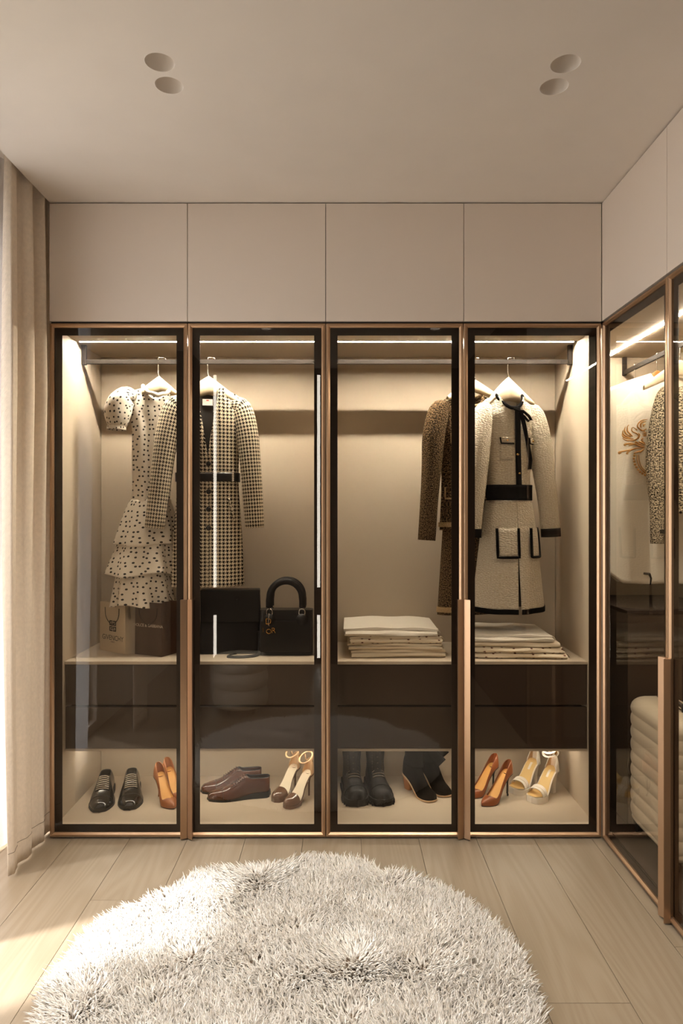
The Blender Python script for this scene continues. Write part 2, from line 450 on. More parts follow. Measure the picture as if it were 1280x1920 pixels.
# window wall with a tall opening
WY0, WY1, WZ0, WZ1 = -1.50, -0.06, 0.06, 2.66
gw = G()
box(XW - .15, XW, YB, WY0, -0.02, 2.97, gw); box(XW - .15, XW, WY1, 0.62, -0.02, 2.97, gw)
box(XW - .15, XW, WY0, WY1, -0.02, WZ0, gw); box(XW - .15, XW, WY0, WY1, WZ1, 2.97, gw)
struct('wall_left', gw, M['wall'])
por.location = (XW + .01, (WY0 + WY1) / 2, (WZ0 + WZ1) / 2); por_d.size = WZ1 - WZ0; por_d.size_y = WY1 - WY0
win = bpy.data.objects.new('window_1', None); COL.objects.link(win); win['kind'] = 'structure'; win.location = (XW - .08, (WY0 + WY1) / 2, WZ0)
fw = 0.05
for a in ((WY0, WY0 + fw, WZ0, WZ1), (WY1 - fw, WY1, WZ0, WZ1), (WY0 + fw, WY1 - fw, WZ0, WZ0 + fw), (WY0 + fw, WY1 - fw, WZ1 - fw, WZ1)):
    obj('window_frame', box(XW - .11, XW - .05, a[0], a[1], a[2], a[3]), M['frame_white'], win, world=True)
obj('window_pane', box(XW - .083, XW - .077, WY0 + fw, WY1 - fw, WZ0 + fw, WZ1 - fw), M['winglass'], win, world=True)

# floor: a dark sub-floor and oak planks with open joints
fl = struct('floor', box(XW - .15, RX, YB, 0.62, -0.04, -0.006), M['joint'])
rng = random.Random(5)
pwid = 0.251; k0 = -6
ends = {}
for k in range(-6, 9):
    xa = -0.167 + k * pwid; xb = xa + pwid
    a = max(xa, XW); b = min(xb, RX)
    if b - a < 0.01: continue
    ys = [0.6]; y = 0.6 - rng.uniform(0.3, 1.9)
    if k == 5: ys = [0.6]; y = -0.742
    if k == -3: y = -0.47
    if k in (1, 2, 3, 4): y = (-1.1, -1.45, -1.0, -1.75)[k - 1]
    if k == -2: y = -1.3
    if k == -4: y = -1.55
    while y > YB + .2: ys.append(y); y -= 1.9
    ys.append(YB)
    for i in range(len(ys) - 1):
        g = box(a + .0008, b - .0008, ys[i + 1] + .0008, ys[i] - .0008, -0.006, 0.0)
        obj('plank', g, M['floor'], fl, bevel=0.0006)

# recessed downlights
for i, (cx_, cy_) in enumerate(DL):
    where = ['near pair of downlights, left of the ceiling, nearer the viewer', '', '', ''][i]
    lab = ['round recessed downlight above the polka dot dress, nearer the viewer of two',
           'round recessed downlight above the polka dot dress, nearer the cabinets of two',
           'round recessed downlight above the cream coat, nearer the viewer of two',
           'round recessed downlight above the cream coat, nearer the cabinets of two'][i]
    t = thing('recessed_downlight', lab, 'downlight', (cx_, cy_, CEIL), 0, 'recessed ceiling downlights')
    prof = [(DR, 0.0), (DR * .995, .004)] + [(DR * math.cos(a), .006 + .062 * math.sin(a)) for a in np.linspace(0.08, 1.25, 9)]
    obj('bowl', lathe(prof, 40), M['paint'], t, smooth=True)
    obj('lens', lathe([(DR * .34, .0655), (DR * .30, .0640), (0.0001, .0640)], 24), plain('frosted_lens', (200, 190, 176), .5), t, smooth=True)

# unseen downlights added to fill the room, behind the visible stretch of ceiling
for i, (cx_, cy_) in enumerate(((-.544, -1.95), (.6725, -1.95), (-.544, -1.45), (.6725, -1.45))):
    lab = ['lit downlight over the pouf', 'lit downlight by the right wall behind the viewer', 'lit downlight over the rug on the window side', 'lit downlight over the floor by the side wardrobe'][i]
    t = thing('surface_downlight', lab, 'downlight', (cx_, cy_, CEIL - .028), 0, 'lit ceiling downlights')
    obj('rim', lathe([(DR, .028), (DR, 0), (DR * .86, 0), (DR * .80, .020), (DR * .80, .028)], 32), M['lacquer'], t, smooth=True, angle=40)
    obj('lens', lathe([(DR * .80, .014), (.0001, .014)], 24), M['lamp'], t)
    sd = bpy.data.lights.new('downlight_bulb', 'SPOT'); sd.energy = (42.0, 56.0, 42.0, 56.0)[i]; sd.spot_size = math.radians(125); sd.spot_blend = .7; sd.shadow_soft_size = .05; sd.color = (1.0, .94, .86)
    so = bpy.data.objects.new('downlight_bulb', sd); COL.objects.link(so); so.parent = t; so.location = (0, 0, .006)
struct('ground', box(-30, XW - .16, -25, 25, -3.2, -3.0), M['ground'])  # out of view, added to block sky light from below the horizon

# ------------------------------------------------------------------ doors
def ring_profile(u0, u1, z0, z1, prof):
    """mitred frame: prof = [(inset, depth)], closed loop; (u, n, z)"""
    v = []; n = len(prof)
    for cu, cz, su, sz in ((u0, z0, 1, 1), (u1, z0, -1, 1), (u1, z1, -1, -1), (u0, z1, 1, -1)):
        for i, d in prof: v.append((cu + su * i, d, cz + sz * i))
    f = [(a * n + p, a * n + (p + 1) % n, ((a + 1) % 4) * n + (p + 1) % n, ((a + 1) % 4) * n + p) for a in range(4) for p in range(n)]
    g = G(); g.add(v, f); return g

def place(g, side):
    """door space (u, depth inward, z) -> world; front doors: u = x, depth = y; side doors: u = -y, depth = x - XR"""
    if side == 'front': return g
    g.v = [(XR + d, -u, z) for u, d, z in g.v]; return g

FRAME = [(0.0, .022), (0.0, .003), (.002, .001), (.009, 0.0), (.010, .0), (.0175, .007), (.0175, .022)]
BAND = 0.0325
def make_door(parent, u0, u1, side, handle, z0=D_BOT, z1=D_TOP, htop=1.042):
    u0 += .0015; u1 -= .0015
    d = obj('door', place(ring_profile(u0, u1, z0, z1, FRAME), side), M['bronze'], parent, world=True)
    i = .0172
    gb = G(); b = i + BAND
    box(u0 + i, u1 - i, .0145, .0165, z0 + i, z0 + b, gb); box(u0 + i, u1 - i, .0145, .0165, z1 - b, z1 - i, gb)
    box(u0 + i, u0 + b, .0145, .0165, z0 + b, z1 - b, gb); box(u1 - b, u1 - i, .0145, .0165, z0 + b, z1 - b, gb)
    obj('painted_border', place(gb, side), M['band'], d, world=True)
    obj('glass_pane', place(box(u0 + i, u1 - i, .009, .0135, z0 + i, z1 - i), side), M['glass'], d, world=True)
    if handle == 'R':     # at the door's far-u edge; its face slopes down towards the seam
        pr = [(u1 - .026, -.017), (u1 - .0255, -.0185), (u1 + .0005, -.0045), (u1 + .0005, .002), (u1 - .026, .002)]
    else:
        pr = [(u0 + .023, -.021), (u0 + .0225, -.0225), (u0 - .0005, -.0045), (u0 - .0005, .002), (u0 + .023, .002)]
    obj('handle', place(prism(pr, 'z', z0 - .003, htop), side), M['bronze'], d, world=True)
    return d

def rail_parts(t, a, b, side, dep=.33, brackets=(True, True)):
    """rectangular hanging rail between u = a and u = b"""
    dz0, dz1 = 2.135, 2.157
    obj('hanging_rail', place(box(a + .002, b - .002, dep - .006, dep + .006, dz0, dz1), side), M['rail'], t, world=True, bevel=.002)
    for k, u in enumerate((a, b)):
        if not brackets[k]: continue
        s = 1 if k == 0 else -1
        g = G(); box(u, u + s * .022, dep - .009, dep + .009, dz0 - .004, TOPZ, g)
        obj('rail_bracket', place(g, side), M['rail'], t, world=True, bevel=.002)

def front_unit(xa, xb, label, labs):
    t = thing('glass_wardrobe', label, 'wardrobe', ((xa + xb) / 2, .3, 0), 0, 'glass fronted wardrobes')
    th = .018; ia, ib = xa + th, xb - th; yb = .590
    obj('side_panel', box(xa, ia, .024, yb + .02, .0, D_TOP), M['inner'], t, world=True)
    obj('side_panel', box(ib, xb, .024, yb + .02, .0, D_TOP), M['inner'], t, world=True)
    obj('back_panel', box(ia + .003, ib - .003, yb, yb + .01, .0, D_TOP), M['inner'], t, world=True)
    obj('back_joint', box(ia, ib, yb + .0095, yb + .018, .0, D_TOP), M['shadowgap'], t, world=True)  # dark strip painted in for the shadow gap at the corners
    obj('top_panel', box(ia, ib, .024, yb, TOPZ, D_TOP), M['inner'], t, world=True)
    obj('bottom_panel', box(ia, ib, .030, yb, .012, .050), M['inner'], t, world=True, bevel=.001)
    obj('plinth', box(xa, xb, .035, .05, 0, .012), M['shadowgap'], t, world=True)
    # light strip let into the top, with an end to end diffuser
    s = obj('light_strip', box(ia + .020, ib - .020, .248, .257, TOPZ - .0025, TOPZ - .0002), M['led'], t, world=True)
    obj('strip_profile', box(ia + .004, ib - .004, .2575, .2590, TOPZ - .0045, TOPZ - .0002, box(ia + .004, ib - .004, .2462, .2477, TOPZ - .0022, TOPZ - .0002)), M['rail'], t, world=True)  # added lips; the rear one cuts the strip's light to the back panel
    rail_parts(t, ia, ib, 'front', .33)
    # shelf and drawers
    obj('shelf', box(ia, ib, .120, yb, .733, .747), M['inner'], t, world=True, bevel=.001)
    for z0, z1 in ((.5490, .7300), (.352, .5390)):
        dr = obj('drawer', box(ia + .003, ib - .003, .126, .144, z0, z1), M['drawer'], t, world=True, bevel=.0012)
        obj('drawer_box', box(ia + .012, ib - .012, .144, yb - .04, z0 + .01, z1 - .004), M['shadowgap'], dr, world=True)
    obj('drawer_underside', box(ia, ib, .130, yb, .338, .350), M['inner'], t, world=True)
    obj('lower_light_strip', box(ia + .004, ib - .004, .300, .312, .335, .3378), M['led_low'], t, world=True)
    um = (xa + xb) / 2
    make_door(t, xa, um, 'front', 'R'); make_door(t, um, xb, 'front', 'L')
    return t
unitA = front_unit(XL, XS, 'bronze framed glass wardrobe beside the curtain holding dress, houndstooth coat and handbags', 0)
unitB = front_unit(XS, XR, 'bronze framed glass wardrobe in the corner holding cream coat and folded cloth stacks', 0)

# the wardrobe along the right wall reaches into the corner
def side_unit():
    t = thing('glass_wardrobe', 'bronze framed glass wardrobe along the right wall with suitcase and white gown', 'wardrobe', (1.43, -.3, 0), 0, 'glass fronted wardrobes')
    xi = XR + .024; xb = 1.715; yf, yn = .600, -1.200
    obj('side_panel', box(XR + .001, xb, yf, yf + .018, 0, D_TOP), M['inner'], t, world=True)
    obj('side_panel', box(xi, xb, yn - .018, yn, 0, D_TOP), M['inner'], t, world=True)
    obj('back_panel', box(xb, xb + .015, yn, yf, 0, D_TOP), M['inner'], t, world=True)
    obj('filler_panel', box(XR + .0005, XR + .012, .0265, yf, 0, D_TOP), M['inner'], t, world=True)
    obj('top_panel', box(xi, xb, yn, yf, TOPZ, D_TOP), M['inner'], t, world=True)
    obj('bottom_panel', box(xi + .006, xb, yn, yf, .012, .050), M['drawer'], t, world=True)
    obj('plinth', box(XR + .035, XR + .05, yn, .02, 0, .012), M['shadowgap'], t, world=True)
    obj('light_strip', box(XR + .238, XR + .250, yn + .004, yf - .06, TOPZ - .004, TOPZ - .0002), M['led_side'], t, world=True)
    ch = obj('drawer_chest', box(XR + .125, xb, .030, yf - .005, .050, .975), M['drawer'], t, world=True, bevel=.002)
    obj('chest_top', box(XR + .120, xb, .024, yf - .002, .975, .990), M['shadowgap'], ch, world=True)
    rail_parts(t, -yf, -yn, 'side', .34)
    make_door(t, 0.0, .600, 'side', 'R', htop=.915); make_door(t, .600, 1.200, 'side', 'L', htop=.915)
    return t
unitR = side_unit()

# overhead cabinets
def overhead(u0, u1, side, label):
    p = ((u0 + u1) / 2, .02, 2.2495) if side == 'front' else (XR + .02, -(u0 + u1) / 2, 2.2495)
    t = thing('overhead_cabinet', label, 'cabinet', p, 0, 'handleless overhead cabinets')
    obj('cabinet_body', place(box(u0 + .0004, u1 - .0004, .0195, .55, 2.2435, CEIL - .001), side), M['shadowgap'], t, world=True)  # body coloured dark to paint shade into the door seams
    obj('cabinet_door', place(box(u0 + .00125, u1 - .00125, 0, .018, 2.2505, CEIL - .006), side), M['lacquer'], t, world=True, bevel=.0008)
    return t
labs = ['beige overhead cabinet beside the curtain, above the polka dot dress', 'beige overhead cabinet above the houndstooth coat and black handbags',
        'beige overhead cabinet above the white folded cloth stack', 'beige overhead cabinet above the cream tweed coat, in the corner']
for k in range(4): overhead(XL + k * .6, XL + (k + 1) * .6 - (0.001 if k == 3 else 0), 'front', labs[k])
overhead(.0015, .600, 'side', 'beige overhead cabinet on the right wall above the white gown')
overhead(.600, 1.200, 'side', 'beige overhead cabinet at the right picture edge, nearest the viewer')

# ------------------------------------------------------------------ curtains
def curtain(name, label, ya, yb_, x0, amp, nf, mat, ztop, zbot, hem=True, seed=0, thick=.002, lean=0.0, cat='curtain'):
    t = thing(name, label, cat, (x0, (ya + yb_) / 2, 0)); rg = random.Random(seed)
    ph = [rg.uniform(0, 6.28) for _ in range(6)]
    L = abs(ya - yb_) * 1.8
    def pt(u, v, off=0):
        z = ztop + (zbot - ztop) * v
        w = 2 * math.pi * nf * u
        a = amp * (0.62 + 0.38 * math.sin(3.0 * v + ph[0])) * (0.55 + .45 * min(1, v * 3))
        dx = a * math.sin(w + .35 * math.sin(2.2 * v + ph[1])) + .25 * a * math.sin(2.3 * w + ph[2] + 1.3 * v)
        dy = .35 * a * math.sin(2 * w + ph[3] + v)
        y = ya + (yb_ - ya) * u
        # gather a little at the heading, flare at the hem
        sp = 1.0 + .06 * math.sin(2.6 * v + ph[4])
        y = ya + (y - ya) * sp + dy
        return (x0 + dx + lean * v * v + off, y, z)
    n = int(nf * 18)
    def fn(u, v):
        p = pt(u, v); return (p[0] - x0, p[1] - (ya + yb_) / 2, p[2]), (u * L, p[2])
    obj('cloth', grid(fn, n, 60), mat, t, smooth=True, solid=thick)
    if hem:
        vh = 1 - .085 / (ztop - zbot)
        path = []
        for i in range(n):
            p = pt(i / (n - 1), vh); path.append((p[0] - x0 + .0018, p[1] - (ya + yb_) / 2 - .0005, p[2]))
        obj('hem_stitch', tube(path, .0011, 4), plain('stitch_' + name, (120, 104, 86), .9), t)
    return t
curtain('drape', 'long beige twill drape with deep folds beside the glass wardrobe', .12, -.318, -1.303, .040, 3.5, M['drape'], 2.90, .008, seed=4, lean=.012)
curtain('sheer_curtain', 'thin white sheer curtain glowing with daylight behind the beige drape', -.03, -.86, -1.43, .026, 7, M['sheer'], 2.91, .012, seed=8, hem=False, thick=0, cat='curtain')
curtain('drape', 'beige drape at the far end of the window, seen mirrored in the glass door', -1.42, -1.72, -1.335, .026, 4, M['drape'], 2.90, .008, seed=12)

# ------------------------------------------------------------------ rug
RC, RR = (-0.146, -0.94), 0.732
rug = thing('round_rug', 'round cream shaggy long pile rug lying on the oak floor', 'rug', (RC[0], RC[1], 0))
obj('backing', lathe([(0.0001, .0012), (RR - .03, .0012), (RR - .028, .006), (RR - .035, .012), (0.0001, .014)], 96), plain('rug_backing', (104, 88, 72), .95), rug, smooth=True)
def rug_pile(n=46000):
    r = np.random.RandomState(3)
    rad = (RR - .02) * np.sqrt(r.rand(n)); th = r.rand(n) * 2 * np.pi
    x = rad * np.cos(th); y = rad * np.sin(th)
    # smooth direction field with parting centres (tufts fall away from them)
    K = 120
    cr = (RR - .02) * np.sqrt(r.rand(K)); ct = r.rand(K) * 2 * np.pi
    cx, cyy = cr * np.cos(ct), cr * np.sin(ct); cs = r.uniform(.05, .11, K); ca = r.uniform(.3, .85, K) * np.where(r.rand(K) < .8, 1, -.6)
    dx = np.zeros(n); dy = np.zeros(n); dip = np.zeros(n)
    for k in range(K):
        ex, ey = x - cx[k], y - cyy[k]; q = np.exp(-(ex**2 + ey**2) / (2 * cs[k]**2)); d = np.sqrt(ex**2 + ey**2) + 1e-4
        dx += ca[k] * q * ex / d; dy += ca[k] * q * ey / d
        dip += (ca[k] > .45) * 1.1 * np.exp(-(ex**2 + ey**2) / (2 * (cs[k] * .32)**2))
    dx += r.normal(0, .48, n) + .55 * (x / RR) * (rad / RR)**4 - .10; dy += r.normal(0, .48, n) + .55 * (y / RR) * (rad / RR)**4 - .18
    lean = np.sqrt(dx**2 + dy**2) + 1e-6; sc = np.minimum(lean, 1.35) / lean; dx *= sc; dy *= sc
    ln = r.uniform(.036, .056, n) * (1 - .45 * np.clip(dip, 0, 1)); wd = r.uniform(.0022, .0034, n)
    seg = 4; sides = 3
    T = np.linspace(0, 1, seg)
    P = np.zeros((n, seg, 3))
    up = 1.0 / np.sqrt(1 + dx**2 + dy**2)
    curl = r.normal(0, .22, (n, 2))
    for s, t in enumerate(T):
        b = t**1.5
        P[:, s, 0] = x + ln * (dx * up * b + curl[:, 0] * t * t * .4)
        P[:, s, 1] = y + ln * (dy * up * b + curl[:, 1] * t * t * .4)
        P[:, s, 2] = .011 + ln * (up * t + (1 - up) * .55 * np.sin(t * 2.2) * .6)
    W = np.array([.75, 1.0, .9, .22])
    a0 = r.rand(n) * 6.28
    V = np.zeros((n, seg, sides, 3))
    for s in range(seg):
        for k in range(sides):
            a = a0 + 2 * np.pi * k / sides
            V[:, s, k, 0] = P[:, s, 0] + wd * W[s] * np.cos(a); V[:, s, k, 1] = P[:, s, 1] + wd * W[s] * np.sin(a) ; V[:, s, k, 2] = P[:, s, 2]
    verts = V.reshape(-1, 3)
    base = (np.arange(n) * seg * sides)[:, None, None, None]
    s_ = np.arange(seg - 1)[None, :, None]; k_ = np.arange(sides)[None, None, :]; k2 = (k_ + 1) % sides
    q = np.stack(np.broadcast_arrays(s_ * sides + k_, s_ * sides + k2, (s_ + 1) * sides + k2, (s_ + 1) * sides + k_), -1)
    F_ = (base + q).reshape(-1, 4)
    me = bpy.data.meshes.new('pile')
    me.vertices.add(len(verts)); me.vertices.foreach_set('co', verts.astype(np.float32).ravel())
    me.loops.add(F_.size); me.loops.foreach_set('vertex_index', F_.astype(np.int32).ravel())
    me.polygons.add(len(F_)); me.polygons.foreach_set('loop_start', (np.arange(len(F_)) * 4).astype(np.int32))
    me.polygons.foreach_set('use_smooth', np.ones(len(F_), bool))
    me.update(calc_edges=True)
    return me
mp_, N_, L_, b_ = nt('shaggy_pile')
b_.inputs['Roughness'].default_value = .85; b_.inputs['Specular IOR Level'].default_value = .15
ge = N_.new('ShaderNodeNewGeometry'); mxp = N_.new('ShaderNodeMix'); mxp.data_type = 'RGBA'
mxp.inputs[6].default_value = (*lin((236, 228, 218)), 1); mxp.inputs[7].default_value = (*lin((252, 249, 245)), 1)
L_.new(ge.outputs['Random Per Island'], mxp.inputs[0]); L_.new(mxp.outputs[2], b_.inputs['Base Color'])
M['pile'] = mp_
pile_me = rug_pile(); pile_me.materials.append(M['pile'])
pile = bpy.data.objects.new('pile', pile_me); COL.objects.link(pile); pile.parent = rug; pile['kind'] = 'stuff'
# ------------------------------------------------------------------ clothes
M['cream_wood'] = plain('pale_lacquered_wood', (226, 206, 172), .4, spec=.4, var=(8, .05))
M['orange_wood'] = plain('amber_wood', (176, 112, 58), .4, spec=.4, var=(14, .15))
M['steel'] = plain('satin_steel', (190, 182, 172), .25, metal=1.0)
M['dots'] = fabric_dots('polka_dot_cotton', (232, 222, 206), (20, 16, 14))
M['cream_cotton'] = plain('cream_cotton', (236, 226, 208), .8, spec=.2, bump=(300, .1))
M['hounds'] = fabric_houndstooth('houndstooth_wool', (226, 210, 184), (22, 17, 14))
M['black_leather'] = plain('black_leather', (20, 17, 16), .38, spec=.5, bump=(220, .12))
M['black_satin'] = plain('black_ribbon', (6, 5, 5), .8, spec=.05)
M['lining'] = plain('dark_lining', (44, 37, 32), .6)
M['tweed_brown'] = fabric_tweed('brown_tweed', (19, 14, 10), (128, 104, 76), .0090, 1.0, 1.2, 1.3, .004)
M['tweed_trim'] = fabric_tweed('light_braid', (150, 116, 78), (216, 188, 146), .005, 1.0, 1.0, .8, .004)
M['tweed_cream'] = fabric_tweed('cream_boucle', (196, 180, 156), (238, 228, 210), .0065, .9, 2.2, .5, .006)
M['tweed_grey'] = fabric_tweed('grey_tweed', (34, 27, 22), (222, 204, 174), .011, 1.0, 1.5, 1.4, .006)
M['ivory'] = plain('ivory_satin', (240, 232, 216), .6, spec=.3, bump=(120, .05))
M['gold'] = plain('gold_metal', (214, 164, 92), .25, metal=1.0)
M['gold_thread'] = plain('gold_thread', (190, 138, 66), .5, metal=.35, bump=(900, .5))
M['pearl'] = plain('pearl', (236, 226, 210), .2, spec=.6)
M['tagwhite'] = plain('white_label', (232, 222, 214), .7)
M['tagred'] = plain('red_print', (190, 60, 50), .7)

def hanger(label, x, y, rz=0.0, half=.20, mat='cream_wood', drop=.085, thick=.011, top=2.157, pitch=.150, tall=.045, face=1):
    """wooden hanger; the hook rests over the rail top; returns the z of the hanger's crown"""
    t = thing('clothes_hanger', label, 'hanger', (x, y, top), rz, 'wooden clothes hangers')
    r = .0022
    # hook over the rail, then a stem with a small kink down to the crown
    w = .012
    path = [(.030, 0, .000 - .006), (.030, 0, .006), (.026, 0, .0095), (0.0, 0, .0095), (-.003, 0, .006), (-.004, 0, -.02), (-.004, 0, -.066), (.000, 0, -.078), (.007, 0, -.088), (.007, 0, -pitch + .045)]
    obj('hook', tube(path, r, 8), M['steel'], t, smooth=True)
    zc = -pitch + .058
    def fn(u, v):
        s = (u - .5) * 2; a = abs(s)
        xx = s * half
        mid = zc - tall * .5 - (drop) * a**1.15
        hh = tall * (1 - a)**.8 * .55 + .012
        ang = v * 2 * math.pi
        tt = thick * (1 + .7 * a)
        top_round = (1 - .9 * max(0, 1 - a * 5)**2 * 0)
        return (xx, math.cos(ang) * tt - .02 * a * a * face, mid + math.sin(ang) * hh * (1 if math.sin(ang) > 0 else .75))
    g = grid(lambda u, v: fn(u, v), 33, 14)
    obj('shoulder_bar', g, M[mat], t, smooth=True, merge=True)
    return t

class Body:
    """pillow shaped garment body made of a front and a back panel; local z = 0 at the shoulder line by the neck"""
    def __init__(s, length, hw, T, sw, nw, slope=.42, front_neck=None, back_neck=None, fold=None, cx=None, hem=None, amp=.004):
        s.len = length; s.hw = pw(hw); s.T = pw(T); s.sw = sw; s.nw = nw; s.slope = slope
        s.fn = front_neck or (lambda a: -.05 * (1 - a * a)); s.bn = back_neck or (lambda a: -.012 * (1 - a * a))
        s.fold = fold or (lambda x, z: .0); s.cx = pw(cx) if cx else (lambda z: 0.0); s.hem = hem or (lambda x: 0.0); s.amp = amp
    def ztop(s, sx, side):
        x = abs(sx) * s.sw
        if x < s.nw: return (s.fn if side < 0 else s.bn)(x / s.nw)
        q = (x - s.nw) / (s.sw - s.nw)
        return -s.slope * (x - s.nw) - .018 * q**4
    def y(s, sx, z, side, v=1.0, off=0.0):
        e = max(0.0, 1 - abs(sx)**2.6)**.55
        x = abs(sx) * s.sw
        sh = min(1.0, (v / .16))**.6 if x >= s.nw else 1.0
        if x >= s.nw and v < .16: sh = max(sh, .25 * (1 - (x - s.nw) / (s.sw - s.nw)))
        yy = s.T(z) * e * sh
        f = s.fold(sx, z) * e * min(1, v * 4)
        return side * (yy + off) + (f if side < 0 else -f)
    def point(s, sx, z, side=-1, off=0.0, v=1.0):
        h = s.hw(z) + (off if abs(sx) > .9 else 0)
        return (s.cx(z) + sx * h, s.y(sx, z, side, v, off), z)
    def at(s, x, z, off=.004):
        """front surface point at local x, z"""
        sx = max(-.97, min(.97, (x - s.cx(z)) / s.hw(z)))
        return (x, s.y(sx, z, -1, 1.0, off), z)
    def panel(s, side, nu=41, nv=56, s0=-1, s1=1, g=None):
        def fn(u, v):
            sx = s0 + (s1 - s0) * u; zt = s.ztop(sx, side); zb = -s.len + s.hem(sx)
            z = zt + (zb - zt) * v
            p = (s.cx(z) + sx * s.hw(z), s.y(sx, z, side, v), z)
            return p, (p[0] + (3.0 if side > 0 else 0), z)
        return grid(fn, nu, nv, g=g)
    def geo(s, **k):
        g = s.panel(-1, **k); return g.merge(s.panel(1, **k))
    def band(s, z0, z1, off=.005, nu=49, nv=5, s0=-1, s1=1, front_only=False):
        g = G()
        for side in (-1,) if front_only else (-1, 1):
            def fn(u, v):
                sx = s0 + (s1 - s0) * u; z = z0 + (z1 - z0) * v
                h = s.hw(z) + off
                p = (s.cx(z) + sx * h, s.y(sx, z, side, 1.0, off), z); return p, (p[0], z)
            grid(fn, nu, nv, g=g)
        return g
    def patch(s, x0, x1, z0, z1, off=.004, nu=9, nv=9, skew=0.0):
        def fn(u, v):
            z = z0 + (z1 - z0) * v; x = x0 + (x1 - x0) * u
            p = s.at(x, z + skew * (u - .5), off); return p, (p[0], p[2])
        return grid(fn, nu, nv)
    def line(s, pts, off=.006, n=6):
        out = []
        for i in range(len(pts) - 1):
            for k in range(n):
                t = k / n; out.append(s.at(pts[i][0] + (pts[i+1][0] - pts[i][0]) * t, pts[i][1] + (pts[i+1][1] - pts[i][1]) * t, off))
        out.append(s.at(*pts[-1], off)); return out

def sleeve(path, rad, n=20, flat=.6, fold=.0, seed=0, k=26):
    """tapered sleeve along a path of points with radii at those points (smooth)"""
    P = np.array(path, float); m = len(P)
    t0 = np.linspace(0, 1, m); fx = [pw(list(zip(t0, P[:, c]))) for c in range(3)]; fr = pw(list(zip(t0, rad)))
    rg = random.Random(seed); ph = rg.uniform(0, 6)
    g = G(); v = []; uv = []; L = 0; last = None
    for i in range(k):
        t = i / (k - 1); p = Vector([f(t) for f in fx]); q = Vector([f(min(1, t + .02)) - f(max(0, t - .02)) for f in fx]).normalized()
        if last is not None: L += (p - last).length
        last = p
        side = q.cross(Vector((0, 1, 0))).normalized(); fwd = side.cross(q).normalized()
        for j in range(n):
            a = 2 * math.pi * j / n; r = fr(t)
            w = 1 + fold * (math.sin(3 * a + 9 * t + ph) * .5 + math.sin(14 * t + 2 * a + ph) * .5) * (1 - .5 * t)
            v.append(tuple(p + side * (math.cos(a) * r * w) + fwd * (math.sin(a) * r * flat * w)))
            uv.append((a * .06 + 5, -L))
    f = [(i*n + j, i*n + (j+1) % n, (i+1)*n + (j+1) % n, (i+1)*n + j) for i in range(k-1) for j in range(n)]
    g.add(v, f, uv)
    return g

def skirt(z0, z1, w0, w1, d0, d1, folds=9, amp=.012, cx=(0, 0), seed=0, nu=96, nv=22, curve=1.0, wav=0.0, cyo=0.0):
    rg = random.Random(seed); ph = [rg.uniform(0, 6.28) for _ in range(5)]
    def fn(u, v):
        a = 2 * math.pi * u; q = v**curve
        w = w0 + (w1 - w0) * q; d = d0 + (d1 - d0) * q
        k = 1 + (amp / max(w, .01)) * (.25 + .75 * v) * (math.sin(folds * a + ph[0] + .5 * math.sin(2 * a)) + .5 * math.sin(folds * .62 * 2 // 1 * a / 1 + ph[1]))
        z = z0 + (z1 - z0) * v + wav * v * math.sin(3 * a + ph[2])
        return (cx[0] + (cx[1] - cx[0]) * v + w * k * math.cos(a), cyo + d * k * math.sin(a), z), (u * 2 * math.pi * (w0 + w1) * .5 * .8, z)
    return grid(fn, nu, nv, closed=True)

# ---- hangers and garments in the front wardrobes (rail at y = .33)
RAILY = .33
Z0 = lambda py, y: Z(py, y)

# 1. polka dot dress
hy = .315
hanger('pale wooden hanger carrying the polka dot dress', X(298, RAILY), RAILY, .32, .082, drop=.045, pitch=.152, tall=.055)
zt = Z(727, hy); dx0 = X(291, hy)
dress = thing('polka_dot_dress', 'white dress with black polka dots, puff sleeves and tiered skirt', 'dress', (dx0, RAILY + .012, zt), .32)
Zd = lambda py: Z(py, hy) - zt
Xd = lambda px: X(px, hy) - dx0
bl = -Zd(950)
body = Body(bl, [(-bl, .098), (Zd(930), .088), (Zd(860), .098), (Zd(800), .108), (-.06, .130), (0, .132)],
            [(-bl, .05), (Zd(920), .045), (Zd(820), .05), (-.05, .04), (0, .028)], .132, .062, .30,
            front_neck=lambda a: -.050 * (1 - a * a), fold=lambda s, z: .006 * math.sin(9 * s + z * 7) * (1 if z < -.12 else .3),
            cx=[(-bl, Xd(280)), (Zd(930), Xd(281)), (Zd(820), Xd(287)), (0, 0)])
obj('bodice', body.geo(), M['dots'], dress, smooth=True, merge=True, solid=.002)
# stand collar with a soft ruffle
col = []
for i in range(49):
    a = 2 * math.pi * i / 48; col.append((.064 * math.cos(a), -.012 + .048 * math.sin(a), -.004 + (.010 * math.cos(a)**2 - .034 * max(0, -math.sin(a))) + .003 * math.sin(9 * a)))
obj('collar', tube(col, .0095, 8, caps=False), M['cream_cotton'], dress, smooth=True)
for sd in (-1, 1):
    sh = (sd * .108, 0, -.012)
    p = [(sd * .10, .0, -.055), (sd * .135, -.006, -.045), (sd * .160, -.012, -.07), (sd * .176, -.014, -.12), (sd * .182, -.012, -.172), (sd * .184, -.012, -.190)]
    ps = obj('puff_sleeve', sleeve(p, [.030, .046, .060, .062, .052, .040], fold=.10, seed=sd + 3, flat=.75, n=28), M['dots'], dress, smooth=True, solid=.002)
    obj('sleeve_band', sleeve([(sd * .184, -.012, -.186), (sd * .185, -.012, -.207)], [.041, .043], flat=.75, k=5, n=28), M['dots'], ps, smooth=True, solid=.003)
    if sd == -1: obj('sleeve_tie', tube([(sd * .188, -.045, -.12), (sd * .186, -.052, -.15), (sd * .188, -.05, -.168)], .0035, 6), M['cream_cotton'], dress, smooth=True)
cz = [Xd(279), Xd(272), Xd(266), Xd(266)]
